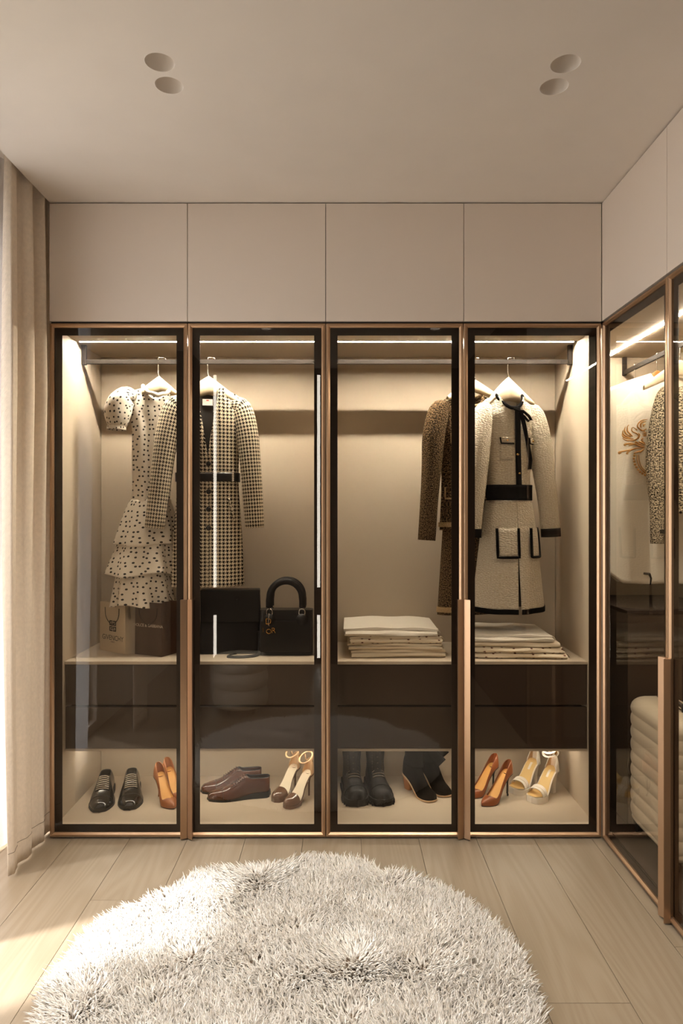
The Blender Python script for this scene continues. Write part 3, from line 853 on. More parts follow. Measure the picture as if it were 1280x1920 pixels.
obj('skirt_tier', skirt(Zd(1066), Zd(1134), .115, .142, .07, .09, 8, .010, (cz[2], cz[3]), 3, wav=.008), M['dots'], dress, smooth=True, solid=.002)
obj('skirt_tier', skirt(Zd(1006), Zd(1076), .110, .168, .065, .10, 7, .013, (cz[1], cz[2]), 5, wav=.010, curve=.8), M['dots'], dress, smooth=True, solid=.002)
obj('skirt_tier', skirt(Zd(937), Zd(1021), .088, .146, .052, .085, 7, .012, (cz[0], cz[1]), 7, wav=.006, curve=.7), M['dots'], dress, smooth=True, solid=.002)
obj('waist_seam', body.band(Zd(941), Zd(936), .004), M['cream_cotton'], dress, smooth=True, merge=True)

# 2. houndstooth coat
hy = .285
hanger('pale wooden hanger inside the houndstooth coat', X(391, RAILY), RAILY, .16, .145, drop=.075, pitch=.152, thick=.014, tall=.075)
zt = Z(724, hy); cx0 = X(387, hy)
coat = thing('houndstooth_coat', 'black and cream houndstooth coat with black belt and pearl buckle', 'coat', (cx0, RAILY - .008, zt), .16)
Zc = lambda py: Z(py, hy) - zt
Xc = lambda px: X(px, hy) - cx0
bl = -Zc(1100)
def cfold(s, z): return (.010 * sstep(-.35, -.9, z) * math.sin(7.5 * s + .6) + .003 * math.sin(5 * s + 9 * z))
coatb = Body(bl, [(-bl, .172), (Zc(1000), .160), (Zc(895), .143), (Zc(830), .150), (-.10, .165), (-.05, .168), (0, .168)],
             [(-bl, .065), (Zc(895), .050), (-.2, .055), (-.05, .048), (0, .034)], .168, .054, .36,
             front_neck=lambda a: -.325 * (1 - a)**1.0 - .004, back_neck=lambda a: -.02 * (1 - a * a), fold=cfold)
obj('body', coatb.geo(nu=61), M['hounds'], coat, smooth=True, merge=True, solid=.003)
# dark lining seen in the neck
obj('lining', grid(lambda u, v: ((u - .5) * .135, -.008 + .022 * math.cos((u - .5) * 3), -.026 - v * .32), 12, 12), M['lining'], coat, smooth=True)
nl = obj('neck_label', box(-.026, .022, .004, .0055, -.085, -.055), M['tagwhite'], coat)
obj('label_print', box(-.008, .004, .003, .0038, -.064, -.059), M['tagred'], nl)
# shawl lapels following the V
for sd in (-1, 1):
    def lap(u, v):
        z = -.008 - v * .335; e = .054 * (1 - v * .98) * sd; wdt = (.030 + .010 * math.sin(v * 3.0)) * (1 - .55 * v) * sd
        x = e + wdt * u; p = coatb.at(x, z, .006 + .004 * math.sin(u * 3.14))
        return p, (p[0] * 1.0 + .3, p[2])
    obj('lapel', grid(lap, 6, 26), M['hounds'], coat, smooth=True, solid=.003)
for sd in (-1, 1):
    p = [(sd * .105, 0, -.085), (sd * .150, -.004, -.092), (sd * .182, -.016, -.20), (sd * .200, -.028, -.36), (sd * .214, -.034, -.54), (sd * .222, -.036, Zc(990))]
    if sd == -1: p = [(q[0] - .008 * (i > 2) * (i - 2), q[1], q[2]) for i, q in enumerate(p)]
    obj('sleeve', sleeve(p, [.034, .050, .053, .049, .046, .044], fold=.035, seed=9 + sd, flat=.72), M['hounds'], coat, smooth=True, solid=.003)
bt = obj('belt', coatb.band(Zc(903), Zc(886), .009), M['black_leather'], coat, smooth=True, merge=True, solid=.003)
gp = G()
for i in range(5):
    q = coatb.at(.118, Zc(884) - i * .0105, .016)
    gp.merge(lathe([(.0001, -.0055), (.004, -.004), (.0055, 0), (.004, .004), (.0001, .0055)], 10).mv(*q))
obj('pearl_buckle', gp, M['pearl'], bt, smooth=True)
for py in (870, 922, 955, 990):
    q = coatb.at(.004, Zc(py), .007)
    obj('button', lathe([(.0001, -.003), (.010, -.003), (.012, 0), (.010, .003), (.0001, .003)], 16).xf(Matrix.Rotation(math.pi/2, 4, 'X')).mv(*q), M['black_leather'], coat, smooth=True)
obj('front_edge', tube(coatb.line([(0.0, -.335), (.002, -.5), (.004, -bl + .01)], .005, 14), .003, 6), M['hounds'], coat, smooth=True)
for sd in (-1, 1):
    obj('pocket_welt', tube(coatb.line([(sd * .098, -.53), (sd * .125, -.64)], .006, 8), .005, 6), M['hounds'], coat, smooth=True)

# 3. brown tweed suit
hy = .30
hanger('pale wooden hanger inside the brown tweed suit, half hidden by the cream coat', X(888, RAILY), RAILY, .30, .15, drop=.07, pitch=.165)
zt = Z(738, hy); sx0 = X(884, hy)
suit = thing('tweed_suit', 'brown tweed jacket and skirt with light braid trim behind the cream coat', 'suit', (sx0, RAILY + .012, zt), .30)
Zs = lambda py: Z(py, hy) - zt
bl = -Zs(994)
sb = Body(bl, [(-bl, .160), (Zs(900), .150), (-.12, .170), (0, .178)], [(-bl, .055), (Zs(880), .048), (-.05, .045), (0, .032)], .178, .055, .30,
          front_neck=lambda a: -.06 * (1 - a * a), fold=lambda s, z: .006 * math.sin(8 * s + 5 * z))
obj('jacket', sb.geo(), M['tweed_brown'], suit, smooth=True, merge=True, solid=.004)
obj('jacket_braid', sb.band(Zs(988), Zs(979), .006), M['tweed_trim'], suit, smooth=True, merge=True, solid=.002)
obj('neck_braid', tube([(.058 * math.cos(a), .05 * math.sin(a) * .9 - .005, -.002 - .055 * max(0, -math.sin(a))) for a in np.linspace(0, 2 * math.pi, 30)], .006, 8), M['tweed_trim'], suit, smooth=True)
for sd in (-1, 1):
    p = [(sd * .115, 0, -.075), (sd * .160, -.004, -.082), (sd * .196, -.016, -.19), (sd * .212, -.024, -.34), (sd * .230, -.03, -.52), (sd * .243, -.032, Zs(1012))]
    obj('sleeve', sleeve(p, [.034, .050, .053, .047, .042, .040], fold=.05, seed=19 + sd, flat=.75), M['tweed_brown'], suit, smooth=True, solid=.004)
    for (z0, z1, w0) in ((Zs(935), Zs(914), .05), (Zs(832), Zs(814), .038)):
        xc = sd * (.095 if w0 > .04 else .085)
        pk = obj('pocket', sb.patch(xc - w0, xc + w0, z0 - .07, z1, .004), M['tweed_brown'], suit, smooth=True, solid=.003)
        obj('pocket_flap', sb.patch(xc - w0, xc + w0, z0, z1, .008), M['tweed_brown'], pk, smooth=True, solid=.003)
        gt = tube(sb.line([(xc - w0, z1), (xc - w0, z0), (xc + w0, z0), (xc + w0, z1)], .012, 6), .0042, 6)
        obj('pocket_braid', gt, M['tweed_trim'], pk, smooth=True)
obj('skirt', skirt(Zs(985), Zs(1152), .140, .168, .05, .06, 5, .004, (0, 0), 2), M['tweed_brown'], suit, smooth=True, solid=.004)
obj('skirt_braid', skirt(Zs(1137), Zs(1147), .171, .173, .063, .065, 5, .004, (0, 0), 2, nv=4), M['tweed_trim'], suit, smooth=True, solid=.003)

# 4. cream boucle coat
hy = .28
hanger('pale wooden hanger inside the cream coat with black ribbon', X(953, RAILY), RAILY, .22, .115, drop=.065, pitch=.158, tall=.10, thick=.013)
zt = Z(740, hy); kx0 = X(956, hy)
cream = thing('cream_coat', 'cream boucle coat with black belt, black trims and neck ribbon', 'coat', (kx0, RAILY - .012, zt), .22)
Zk = lambda py: Z(py, hy) - zt
Xk = lambda px: X(px, hy) - kx0
wl = -Zk(945)
kb = Body(wl, [(-wl, .106), (Zk(925), .106), (Zk(850), .118), (-.10, .132), (0, .136)], [(-wl, .056), (Zk(920), .052), (-.15, .055), (-.04, .048), (0, .038)], .136, .066, .34,
          front_neck=lambda a: -.070 * (1 - a * a), fold=lambda s, z: .005 * math.sin(7 * s + 6 * z))
obj('bodice', kb.geo(), M['tweed_cream'], cream, smooth=True, merge=True, solid=.004)
nb = []
for i in range(41):
    a = 2 * math.pi * i / 40; nb.append((.068 * math.cos(a), .052 * math.sin(a) - .006, .004 - .070 * max(0, -math.sin(a))**1.3))
obj('neck_band', tube(nb, .0085, 8, caps=False), M['black_satin'], cream, smooth=True)
obj('inner_neck', grid(lambda u, v: ((u - .5) * .12, .035, -.005 - v * .11), 6, 6), M['cream_cotton'], cream, smooth=True)
for sd in (-1, 1):
    p = [(sd * .085, 0, -.078), (sd * .122, -.004, -.085), (sd * .153, -.016, -.19), (sd * .170, -.026, -.34), (sd * .192, -.032, -.52), (sd * .205, -.034, Zk(1003))]
    sl_ = obj('sleeve', sleeve(p, [.034, .050, .056, .052, .047, .044], fold=.05, seed=31 + sd, flat=.75), M['tweed_cream'], cream, smooth=True, solid=.004)
    obj('cuff_trim', sleeve([(sd * .2035, -.036, Zk(991)), (sd * .2055, -.036, Zk(1007))], [.0475, .0475], flat=.75, k=4), M['black_satin'], sl_, smooth=True, solid=.003)
hl = Zk(1140)
def kskirt(u, v):
    a = 2 * math.pi * u + math.pi * 1.5      # starts and ends at the centre front slit
    w = .112 + .068 * v**.8; d = .058 + .035 * v**.8
    k = 1 + (.012 / w) * (.35 + .65 * v) * math.sin(8 * a + .8) * (.6 + .4 * math.sin(a * 3))
    z = Zk(938) + (hl - Zk(938)) * v - .012 * v * max(0, -math.sin(a))
    e = min(u, 1 - u)
    gap = .013 * max(0, v - .45) * max(0, 1 - e * 14)
    x = w * k * math.cos(a) + (gap if u < .5 else -gap) + Xk(961) * (max(0, -math.sin(a)))
    return (x, d * k * math.sin(a), z), (u * .9, z)
obj('skirt', grid(kskirt, 110, 26, us=[.001 + .998 * i / 109 for i in range(110)]), M['tweed_cream'], cream, smooth=True, solid=.004)
obj('skirt_lining', skirt(Zk(945), hl + .01, .098, .160, .045, .075, 8, .004, (0, 0), 3), M['lining'], cream, smooth=True)
def khem(u, v):
    p, q = kskirt(u, 1.0); return (p[0] * 1.015, p[1] * 1.03, p[2] + .012 - v * .024), q
obj('hem_trim', grid(khem, 110, 4, us=[.001 + .998 * i / 109 for i in range(110)]), M['black_satin'], cream, smooth=True, solid=.004)
obj('belt', kb.band(Zk(938), Zk(909), .010, nv=6), M['black_satin'], cream, smooth=True, merge=True, solid=.003)
def ribbon(pts, w, name):
    P = [Vector(p) for p in pts]
    def fn(u, v):
        i = min(int(v * (len(P) - 1)), len(P) - 2); t = v * (len(P) - 1) - i; p = P[i].lerp(P[i + 1], t)
        return (p.x + (u - .5) * w, p.y - .002 * math.sin(u * 3.14), p.z + .004 * (u - .5) * math.sin(v * 9))
    return obj(name, grid(fn, 5, 30), M['black_satin'], cream, smooth=True, solid=.0025)
def kat(px, py, off): return kb.at(Xk(px), Zk(py), off)
ribbon([kat(963, 765, .014), kat(963, 800, .010), kat(964, 850, .007), kat(966, 911, .006)], .028, 'placket_ribbon')
ribbon([kat(968, 772, .020), kat(977, 800, .014), kat(986, 835, .010), kat(992, 862, .012), kat(990, 880, .012)], .020, 'loose_ribbon')
obj('ribbon_knot', tube([kat(954, 768, .014), kat(962, 772, .022), kat(972, 772, .024), kat(984, 780, .020), kat(990, 788, .018), kat(984, 790, .018), kat(972, 780, .024)], .010, 8, flat=.6), M['black_satin'], cream, smooth=True)
for (xa, xb, pz0, pz1) in ((931, 952, 863, 828), (990, 1005, 863, 828)):
    pk = obj('chest_pocket', kb.patch(Xk(xa), Xk(xb), Zk(pz0), Zk(pz1), .004), M['tweed_cream'], cream, smooth=True, solid=.003)
    obj('pocket_flap', kb.patch(Xk(xa - 1), Xk(xb + 1), Zk(832), Zk(821), .010, skew=-.006), M['tweed_cream'], pk, smooth=True, solid=.003)
    obj('flap_trim', tube(kb.line([(Xk(xa - 2), Zk(821)), (Xk(xa), Zk(832)), (Xk(xb + 2), Zk(833))], .013, 6), .0035, 6), M['black_satin'], pk, smooth=True)
    q = kb.at((Xk(xa) + Xk(xb)) / 2, Zk(827), .016)
    obj('button', lathe([(.0001, -.004), (.005, -.002), (.005, .002), (.0001, .004)], 12).mv(*q), M['gold'], pk, smooth=True)
for (px, py) in ((962, 853), (966, 888)):
    q = kat(px, py, .011)
    obj('button', lathe([(.0001, -.006), (.005, -.004), (.0065, 0), (.005, .004), (.0001, .006)], 12).mv(*q), M['gold'], cream, smooth=True)
# patch pockets on the skirt with black edging
def sk_front(x, z):
    v = (Zk(938) - z) / (Zk(938) - hl); w = .112 + .068 * v**.8; d = .058 + .035 * v**.8
    return -d * math.sqrt(max(0, 1 - (x / (w * 1.02))**2)) * 1.0 - .013
for xa, xb in ((920, 960), (988, 1010)):
    x0, x1 = Xk(xa), Xk(xb); z0, z1 = Zk(1044), Zk(990)
    pk = obj('patch_pocket', grid(lambda u, v: ((lambda x, z: ((x, sk_front(x, z), z), (x, z)))(x0 + (x1 - x0) * u, z0 + (z1 - z0) * v)), 8, 8), M['tweed_cream'], cream, smooth=True, solid=.004)
    pts = [(x0, z1), (x0, z0), (x1, z0), (x1, z1)]; path = []
    for i in range(3):
        for k in range(8):
            t = k / 8; x = pts[i][0] + (pts[i+1][0] - pts[i][0]) * t; z = pts[i][1] + (pts[i+1][1] - pts[i][1]) * t; path.append((x, sk_front(x, z) - .004, z))
    path.append((x1, sk_front(x1, z1) - .004, z1))
    obj('pocket_trim', tube(path, .0068, 6), M['black_satin'], pk, smooth=True)

# ---- clothes in the side wardrobe: rail along y at x = 1.47; garments face the viewer
RXR = 1.47
# plain ivory blouse at the back, embroidered gown, grey tweed jacket
def side_hanger(label, y, mat='orange_wood', half=.13): return hanger(label, RXR, y, 0.0, half, mat, drop=.085, pitch=.146, tall=.05, thick=.006, face=0)
side_hanger('amber wooden hanger at the far end of the side wardrobe rail', .46)
hy = .46; zt = Z(717, hy)
bl = .82
bk = Body(bl, [(-bl, .20), (-.4, .195), (-.1, .205), (0, .205)], [(-bl, .08), (-.3, .07), (0, .03)], .205, .05, .32, front_neck=lambda a: -.03 * (1 - a * a), fold=lambda s, z: .008 * math.sin(8 * s + 2 * z))
bw = thing('ivory_blouse', 'plain ivory blouse hanging behind the embroidered gown', 'blouse', (RXR, hy, zt), .0)
obj('body', bk.geo(), M['ivory'], bw, smooth=True, merge=True, solid=.002)

side_hanger('amber wooden hanger carrying the embroidered white gown', .215)
hy = .215; zt = Z(702, hy); gx0 = RXR
bl = zt - Z(1092, hy)
gown = thing('embroidered_gown', 'white gown with gold swan embroidery in the side wardrobe', 'gown', (gx0, hy, zt), .0)
gb = Body(bl, [(-bl, .235), (-.7, .238), (-.35, .228), (-.1, .225), (0, .222)], [(-bl, .06), (-.55, .05), (-.3, .045), (0, .03)], .222, .045, .30, front_neck=lambda a: -.035 * (1 - a * a),
          fold=lambda s, z: .016 * sstep(-.55, -.95, z) * math.sin(7 * s + 1.0), hem=lambda s: .05 * max(0, -s - .75) * 4)
obj('body', gb.geo(nu=61), M['ivory'], gown, smooth=True, merge=True, solid=.002)
Xg = lambda px: X(px, hy - .05) - gx0
Zg = lambda py: Z(py, hy - .05) - zt
def emb(pts, r=.0035, taper=True, n=18):
    """embroidered cord through pixel-traced points"""
    P = [(Xg(a), Zg(b)) for a, b in pts]; t0 = np.linspace(0, 1, len(P))
    fx = pw(list(zip(t0, [p[0] for p in P]))); fz = pw(list(zip(t0, [p[1] for p in P])))
    path = [gb.at(fx(t), fz(t), .002) for t in np.linspace(0, 1, n)]
    R = [r * (.35 + .65 * math.sin(math.pi * min(1, .15 + .85 * (1 - t)))) if taper else r for t in np.linspace(0, 1, n)]
    return tube(path, R, 6)
def crop(x, y): return (1130 + x / 8.0, 660 + y / 8.0)
def E(pts): return [crop(*p) for p in pts]
swan = G()
for pts in ([(500,1150),(470,1125),(445,1150),(455,1190),(510,1215),(545,1250),(520,1300),(460,1325),(380,1325),(320,1285)],
            [(500,1150),(525,1170),(500,1145)], [(540,1210),(560,1245),(540,1300)],
            [(410,1085),(385,1120),(385,1170),(420,1220),(460,1260)], [(360,1110),(345,1160),(370,1220),(430,1270)],
            [(325,1165),(320,1205),(350,1250),(430,1290)], [(310,1220),(325,1260),(380,1290),(470,1300)], [(440,1220),(420,1240),(440,1265)]):
    swan.merge(emb(E(pts)))
obj('swan_embroidery', swan, M['gold_thread'], gown, smooth=True)
sc = G()
for pts in ([(630,1430),(520,1440),(400,1470),(300,1490),(265,1500),(270,1520),(300,1505)], [(620,1420),(520,1390),(430,1370),(350,1380),(340,1400),(365,1395)],
            [(630,1440),(540,1440),(450,1460),(385,1500),(370,1525),(395,1520)], [(630,1400),(560,1380),(500,1345),(495,1370)], [(640,1370),(600,1340),(590,1310),(610,1290)],
            [(630,1420),(560,1410),(480,1380),(400,1400)], [(610,1480),(560,1490),(490,1510),(475,1525)], [(640,1390),(590,1360),(545,1340)], [(625,1450),(590,1480),(560,1510)]):
    sc.merge(emb(E(pts), .004))
obj('scroll_embroidery', sc, M['gold_thread'], gown, smooth=True)
cr = G()
for pts in ([(680,1005),(600,1020),(550,1060),(530,1110),(560,1150),(600,1180),(660,1150)], [(660,1040),(600,1050),(575,1090),(580,1130)], [(650,1080),(620,1090),(620,1120)], [(540,1130),(580,1165),(640,1190)], [(600,1210),(660,1210)], [(600,1235),(660,1235)], [(605,1255),(655,1255)]):
    cr.merge(emb(E(pts), .0035))
obj('crown_embroidery', cr, M['gold_thread'], gown, smooth=True)
wr = G()
wr.merge(emb(E([(520,1540),(520,1600),(545,1700),(600,1780),(680,1840)]), .003, False)); wr.merge(emb(E([(545,1540),(548,1600),(570,1690),(620,1765),(690,1815)]), .002, False))
for (a, b) in ((480,1550),(473,1595),(478,1640),(488,1685),(508,1725),(532,1765),(560,1797),(595,1822),(635,1845)):
    q = gb.at(Xg(crop(a, b)[0]), Zg(crop(a, b)[1]), .003)
    wr.merge(lathe([(.0001, -.006), (.005, -.004), (.0065, 0), (.005, .004), (.0001, .006)], 8).mv(*q))
obj('beaded_wreath', wr, M['gold_thread'], gown, smooth=True)
# dark tie at the hem
q = (Xg(1207), -.072, Zg(1075))
obj('hem_tie', tube([(q[0] - .012, q[1], q[2] + .002), (q[0] + .012, q[1] - .004, q[2]), (q[0] + .022, q[1], q[2] - .02), (q[0] + .018, q[1], q[2] - .05)], [.010, .012, .008, .005], 6, flat=.5), M['lining'], gown, smooth=True)

side_hanger('pale wooden hanger inside the grey tweed jacket', -.005, 'cream_wood', .16)
hy = .0; zt = Z(722, hy)
gj = thing('grey_tweed_jacket', 'black and cream chunky tweed jacket in front of the white gown', 'jacket', (1.55, hy + .01, zt), .0)
bl = .56
jb = Body(bl, [(-bl, .125), (-.3, .12), (0, .135)], [(-bl, .06), (-.3, .06), (0, .035)], .135, .05, .30, front_neck=lambda a: -.06 * (1 - a * a), fold=lambda s, z: .005 * math.sin(7 * s))
obj('body', jb.geo(), M['tweed_grey'], gj, smooth=True, merge=True, solid=.004)
Xj = lambda px: X(px, hy) - 1.55
Zj = lambda py: Z(py, hy) - zt
p = [(-.10, 0, -.03), (-.142, -.010, -.05), (Xj(1232), -.02, Zj(800)), (Xj(1226), -.024, Zj(880)), (Xj(1229), -.028, Zj(960)), (Xj(1228), -.03, Zj(1019))]
obj('sleeve', sleeve(p, [.035, .040, .036, .038, .032, .027], fold=.10, seed=3, flat=.8, n=24), M['tweed_grey'], gj, smooth=True, solid=.004)
p2 = [(-q_[0] - .0, q_[1], q_[2]) for q_ in p]
p2 = [(min(q_[0], .155), q_[1], q_[2]) for q_ in p2]
obj('sleeve', sleeve(p2, [.035, .038, .034, .032, .029, .027], fold=.08, seed=5, flat=.8), M['tweed_grey'], gj, smooth=True, solid=.004)
obj('cuff_button', box(Xj(1228), Xj(1240), -.06, -.052, Zj(1000), Zj(992)), M['black_satin'], gj, bevel=.001)
# ------------------------------------------------------------------ bags and folded cloth on the shelf
SH = .747
M['paper_cream'] = plain('cream_paper', (206, 188, 162), .6, bump=(60, .05))
M['paper_dark'] = plain('brown_black_paper', (66, 44, 30), .5, spec=.4, bump=(60, .05))
M['ink'] = plain('black_ink', (26, 20, 17), .6)
M['ink_light'] = plain('pale_ink', (206, 192, 172), .5)
M['cord'] = plain('dark_cord', (44, 34, 28), .7)
M['smooth_black'] = plain('smooth_black_leather', (13, 11, 10), .30, spec=.45, bump=(400, .04))
M['matt_black'] = plain('matt_black_leather', (16, 13, 12), .55, spec=.3, bump=(260, .10))

def paper_bag(label, A, B, C, h, mat, printer, handles=True):
    """A = near bottom corner, B = far end of the front face, C = far end of the side face (world xy)"""
    A, B, C = Vector((*A, 0)), Vector((*B, 0)), Vector((*C, 0))
    u = (B - A); w = u.length; dpt = (C - A).length
    ang = math.atan2(-(B - A).y, -(B - A).x)         # local x runs from B to A
    t = thing('paper_bag', label, 'shopping bag', (A.x, A.y, SH), ang, 'paper shopping bags')
    # local: front face x in [-w, 0], y = 0; depth +y
    tp = .006; th = .0012
    front = prism([(-w, 0), (0, 0), (-tp * .5, h), (-w + tp * .5, h)], 'y', 0, th)
    obj('front_sheet', front, mat, t)
    obj('back_sheet', prism([(-w, 0), (0, 0), (-tp * .5, h), (-w + tp * .5, h)], 'y', dpt - th, dpt), mat, t)
    for sx in (0, 1):
        x0 = -w if sx else 0; s = 1 if sx else -1
        # gusset folded inwards towards the top
        def fn(a, b):
            k = (1 - abs(a * 2 - 1)) * sstep(.25, 1.0, b) * dpt * .22
            return (x0 + s * (tp * .5 * b + float(k)), a * dpt, b * h)
        obj('gusset', grid(fn, 5, 8), mat, t, solid=.001)
    obj('base_sheet', box(-w, 0, 0, dpt, 0, .002), mat, t)
    obj('top_fold', box(-w + tp, -tp, -.0004, 0, h - .03, h - .0005), mat, t)
    if handles:
        for yy in (-.002, dpt + .001):
            pts = [(-w * .5 + .055 * math.sin(a) * (1 if True else 1), yy, h - .025 - .085 * (1 - abs(a) / 1.57)**.55 if yy < 0 else h - .02 + .05 * math.cos(a)) for a in np.linspace(-1.57, 1.57, 15)]
            obj('rope_handle', tube(pts, .0018, 6), M['cord'], t, smooth=True)
    printer(t, w, h)
    return t

def print_g(t, w, h):
    cx = -w * .48
    obj('lettering', text_geo('GIVENCHY', .034).mv(cx, -.0012, h * .285), M['ink'], t)
    obj('small_print', text_geo('PARIS', .012).mv(cx, -.0012, h * .205), M['ink'], t)
    # square emblem of four angular G shapes
    g = G(); q = .0235; b = .0062; gp = .0022
    def stroke(x0, x1, z0, z1, sx, sz):
        xs = sorted((cx + sx * x0, cx + sx * x1)); zs = sorted((h * .53 + sz * z0, h * .53 + sz * z1))
        box(xs[0], xs[1], -.0013, -.0006, zs[0], zs[1], g)
    for sx in (-1, 1):
        for sz in (-1, 1):
            a = gp; z = q + gp
            stroke(a, z, z - b, z, sx, sz)                 # outer horizontal
            stroke(z - b, z, a, z, sx, sz)                 # outer vertical
            stroke(a, z, a, a + b * .85, sx, sz)           # inner horizontal
            stroke(a, a + b * .85, a, a + q * .55, sx, sz)
            stroke(a, a + q * .5, a + q * .40, a + q * .40 + b * .7, sx, sz)
    obj('square_emblem', g, M['ink'], t)
def print_d(t, w, h):
    obj('lettering', text_geo('DOLCE & GABBANA', .0195).mv(-w * .5, -.0012, h * .56), M['ink_light'], t)

paper_bag('cream paper shopping bag with black emblem and lettering under the dress', (X(235, .27), .270), (X(187, .39), .39), (X(258, .345), .345), .238, M['paper_cream'], print_g)
paper_bag('dark brown paper shopping bag with pale lettering beside the cream one', (X(303, .214), .214), (X(253, .285), .285), (X(336, .305), .305), .250, M['paper_dark'], print_d)

# black flap tote
y0 = .285
t = thing('black_tote_bag', 'black leather flap tote bag standing under the houndstooth coat', 'handbag', (X(431, y0), y0, SH), .06)
w = .140; h = .300
def tote(u, v):
    a = 2 * math.pi * u; c, s = math.cos(a), math.sin(a); e = .25
    sg = lambda q: math.copysign(abs(q)**e, q)
    ww = w * (1.06 - .07 * v); dd = .055 * (1 - .45 * v)
    return (sg(c) * ww, .05 + sg(s) * dd, .002 + v * (h - .002))
g = grid(tote, 48, 8, closed=True); n0 = 48
g.f.append(tuple(range(n0 - 1, -1, -1))); g.f.append(tuple(7 * n0 + i for i in range(n0)))
obj('bag_body', g, M['matt_black'], t, smooth=True, angle=50)
fp = obj('flap', prism([(-w * .985, h * .51), (w * .985, h * .51), (w * .995, h + .002), (-w * .995, h + .004)], 'y', -.008, -.003), M['smooth_black'], t, bevel=.0015)
obj('flap_top', box(-w * .985, w * .985, -.006, .07, h, h + .005), M['smooth_black'], t, bevel=.0015)
obj('clasp', lathe([(.0001, -.004), (.006, -.003), (.006, .003), (.0001, .004)], 14).xf(Matrix.Rotation(math.pi/2, 4, 'X')).mv(.035, -.009, h * .86), M['matt_black'], fp, smooth=True)
strap = [(w * .9, .02, h * .35), (w * 1.02, -.01, .10), (w * 1.0, -.05, .012), (w * .75, -.085, .005), (w * .35, -.10, .005), (w * .02, -.085, .005), (-.01 * w, -.06, .006), (w * .25, -.045, .009)]
P = np.array(strap); tt = np.linspace(0, 1, len(strap)); fs = [pw(list(zip(tt, P[:, c]))) for c in range(3)]
obj('shoulder_strap', tube([tuple(f(q) for f in fs) for q in np.linspace(0, 1, 40)], .009, 8, flat=.30, up=(0, 0, 1)), M['matt_black'], t, smooth=True)

# black top handle handbag
y0 = .235
t = thing('black_handbag', 'black leather handbag with arched top handle and letter charms', 'handbag', (X(535, y0), y0, SH), 0)
w = .128; h = .212
def hb(u, v):
    a = 2 * math.pi * u; c, s = math.cos(a), math.sin(a); sg = lambda q: math.copysign(abs(q)**.28, q)
    ww = w * (1.0 - .02 * v); dd = .062 * (1 - .30 * v)
    return (sg(c) * ww, .066 + sg(s) * dd, .004 + v * (h - .004))
g = grid(hb, 48, 8, closed=True); g.f.append(tuple(range(47, -1, -1))); g.f.append(tuple(7 * 48 + i for i in range(48)))
obj('bag_body', g, M['smooth_black'], t, smooth=True, angle=50)
obj('front_panel', prism([(-w * .93, .02), (w * .93, .02), (w * .93, h * .78), (-w * .93, h * .78)], 'y', .0, .006), M['smooth_black'], t, bevel=.003)
for (sx, yy) in ((-1, -.002), (1, -.002), (-1, .134), (1, .134)):
    obj('base_stud', lathe([(.0001, 0), (.006, .001), (.006, .006), (.0001, .008)], 12).mv(sx * w * .8, .03 if yy < 0 else .105, -.0005), M['steel'], t, smooth=True)
hr = .0765
for yy in (.030, .102):
    path = [(-hr - .002, yy, h + .012), (-hr - .002, yy, h + .045)] + [(-hr * math.cos(a), yy, h + .060 + hr * math.sin(a)) for a in np.linspace(0, math.pi, 21)] + [(hr + .002, yy, h + .045), (hr + .002, yy, h + .012)]
    hd = obj('handle', tube(path, .0165 if yy < .05 else .015, 12), M['matt_black'], t, smooth=True)
    for sx in (-1, 1):
        obj('handle_ring', tube([(sx * hr + .014 * math.cos(a), yy - .014, h - .010 + .018 * math.sin(a)) for a in np.linspace(0, 2 * math.pi, 17)], .003, 6), M['steel'], hd, smooth=True)
        if yy < .05:
            obj('handle_tab', lathe([(.0001, -.003), (.026, -.002), (.027, .002), (.0001, .003)], 20).xf(Matrix.Rotation(math.pi/2, 4, 'X')).mv(sx * hr, -.004, h - .040), M['matt_black'], hd, smooth=True)
cc = obj('charm_chain', tube([(-hr, -.010, h - .01), (-hr - .002, -.013, h - .05), (-hr, -.012, h - .07)], .0018, 6), M['steel'], t, smooth=True)
for ch, dx, dz, sz in (('D', -.002, -.048, .040), ('I', -.026, -.088, .030), ('O', .0, -.095, .034), ('R', .022, -.090, .036)):
    g = text_geo(ch, sz); o_ = obj('letter_charm', g.mv(-hr + dx, -.014, h + dz), M['gold'], cc, solid=.003)

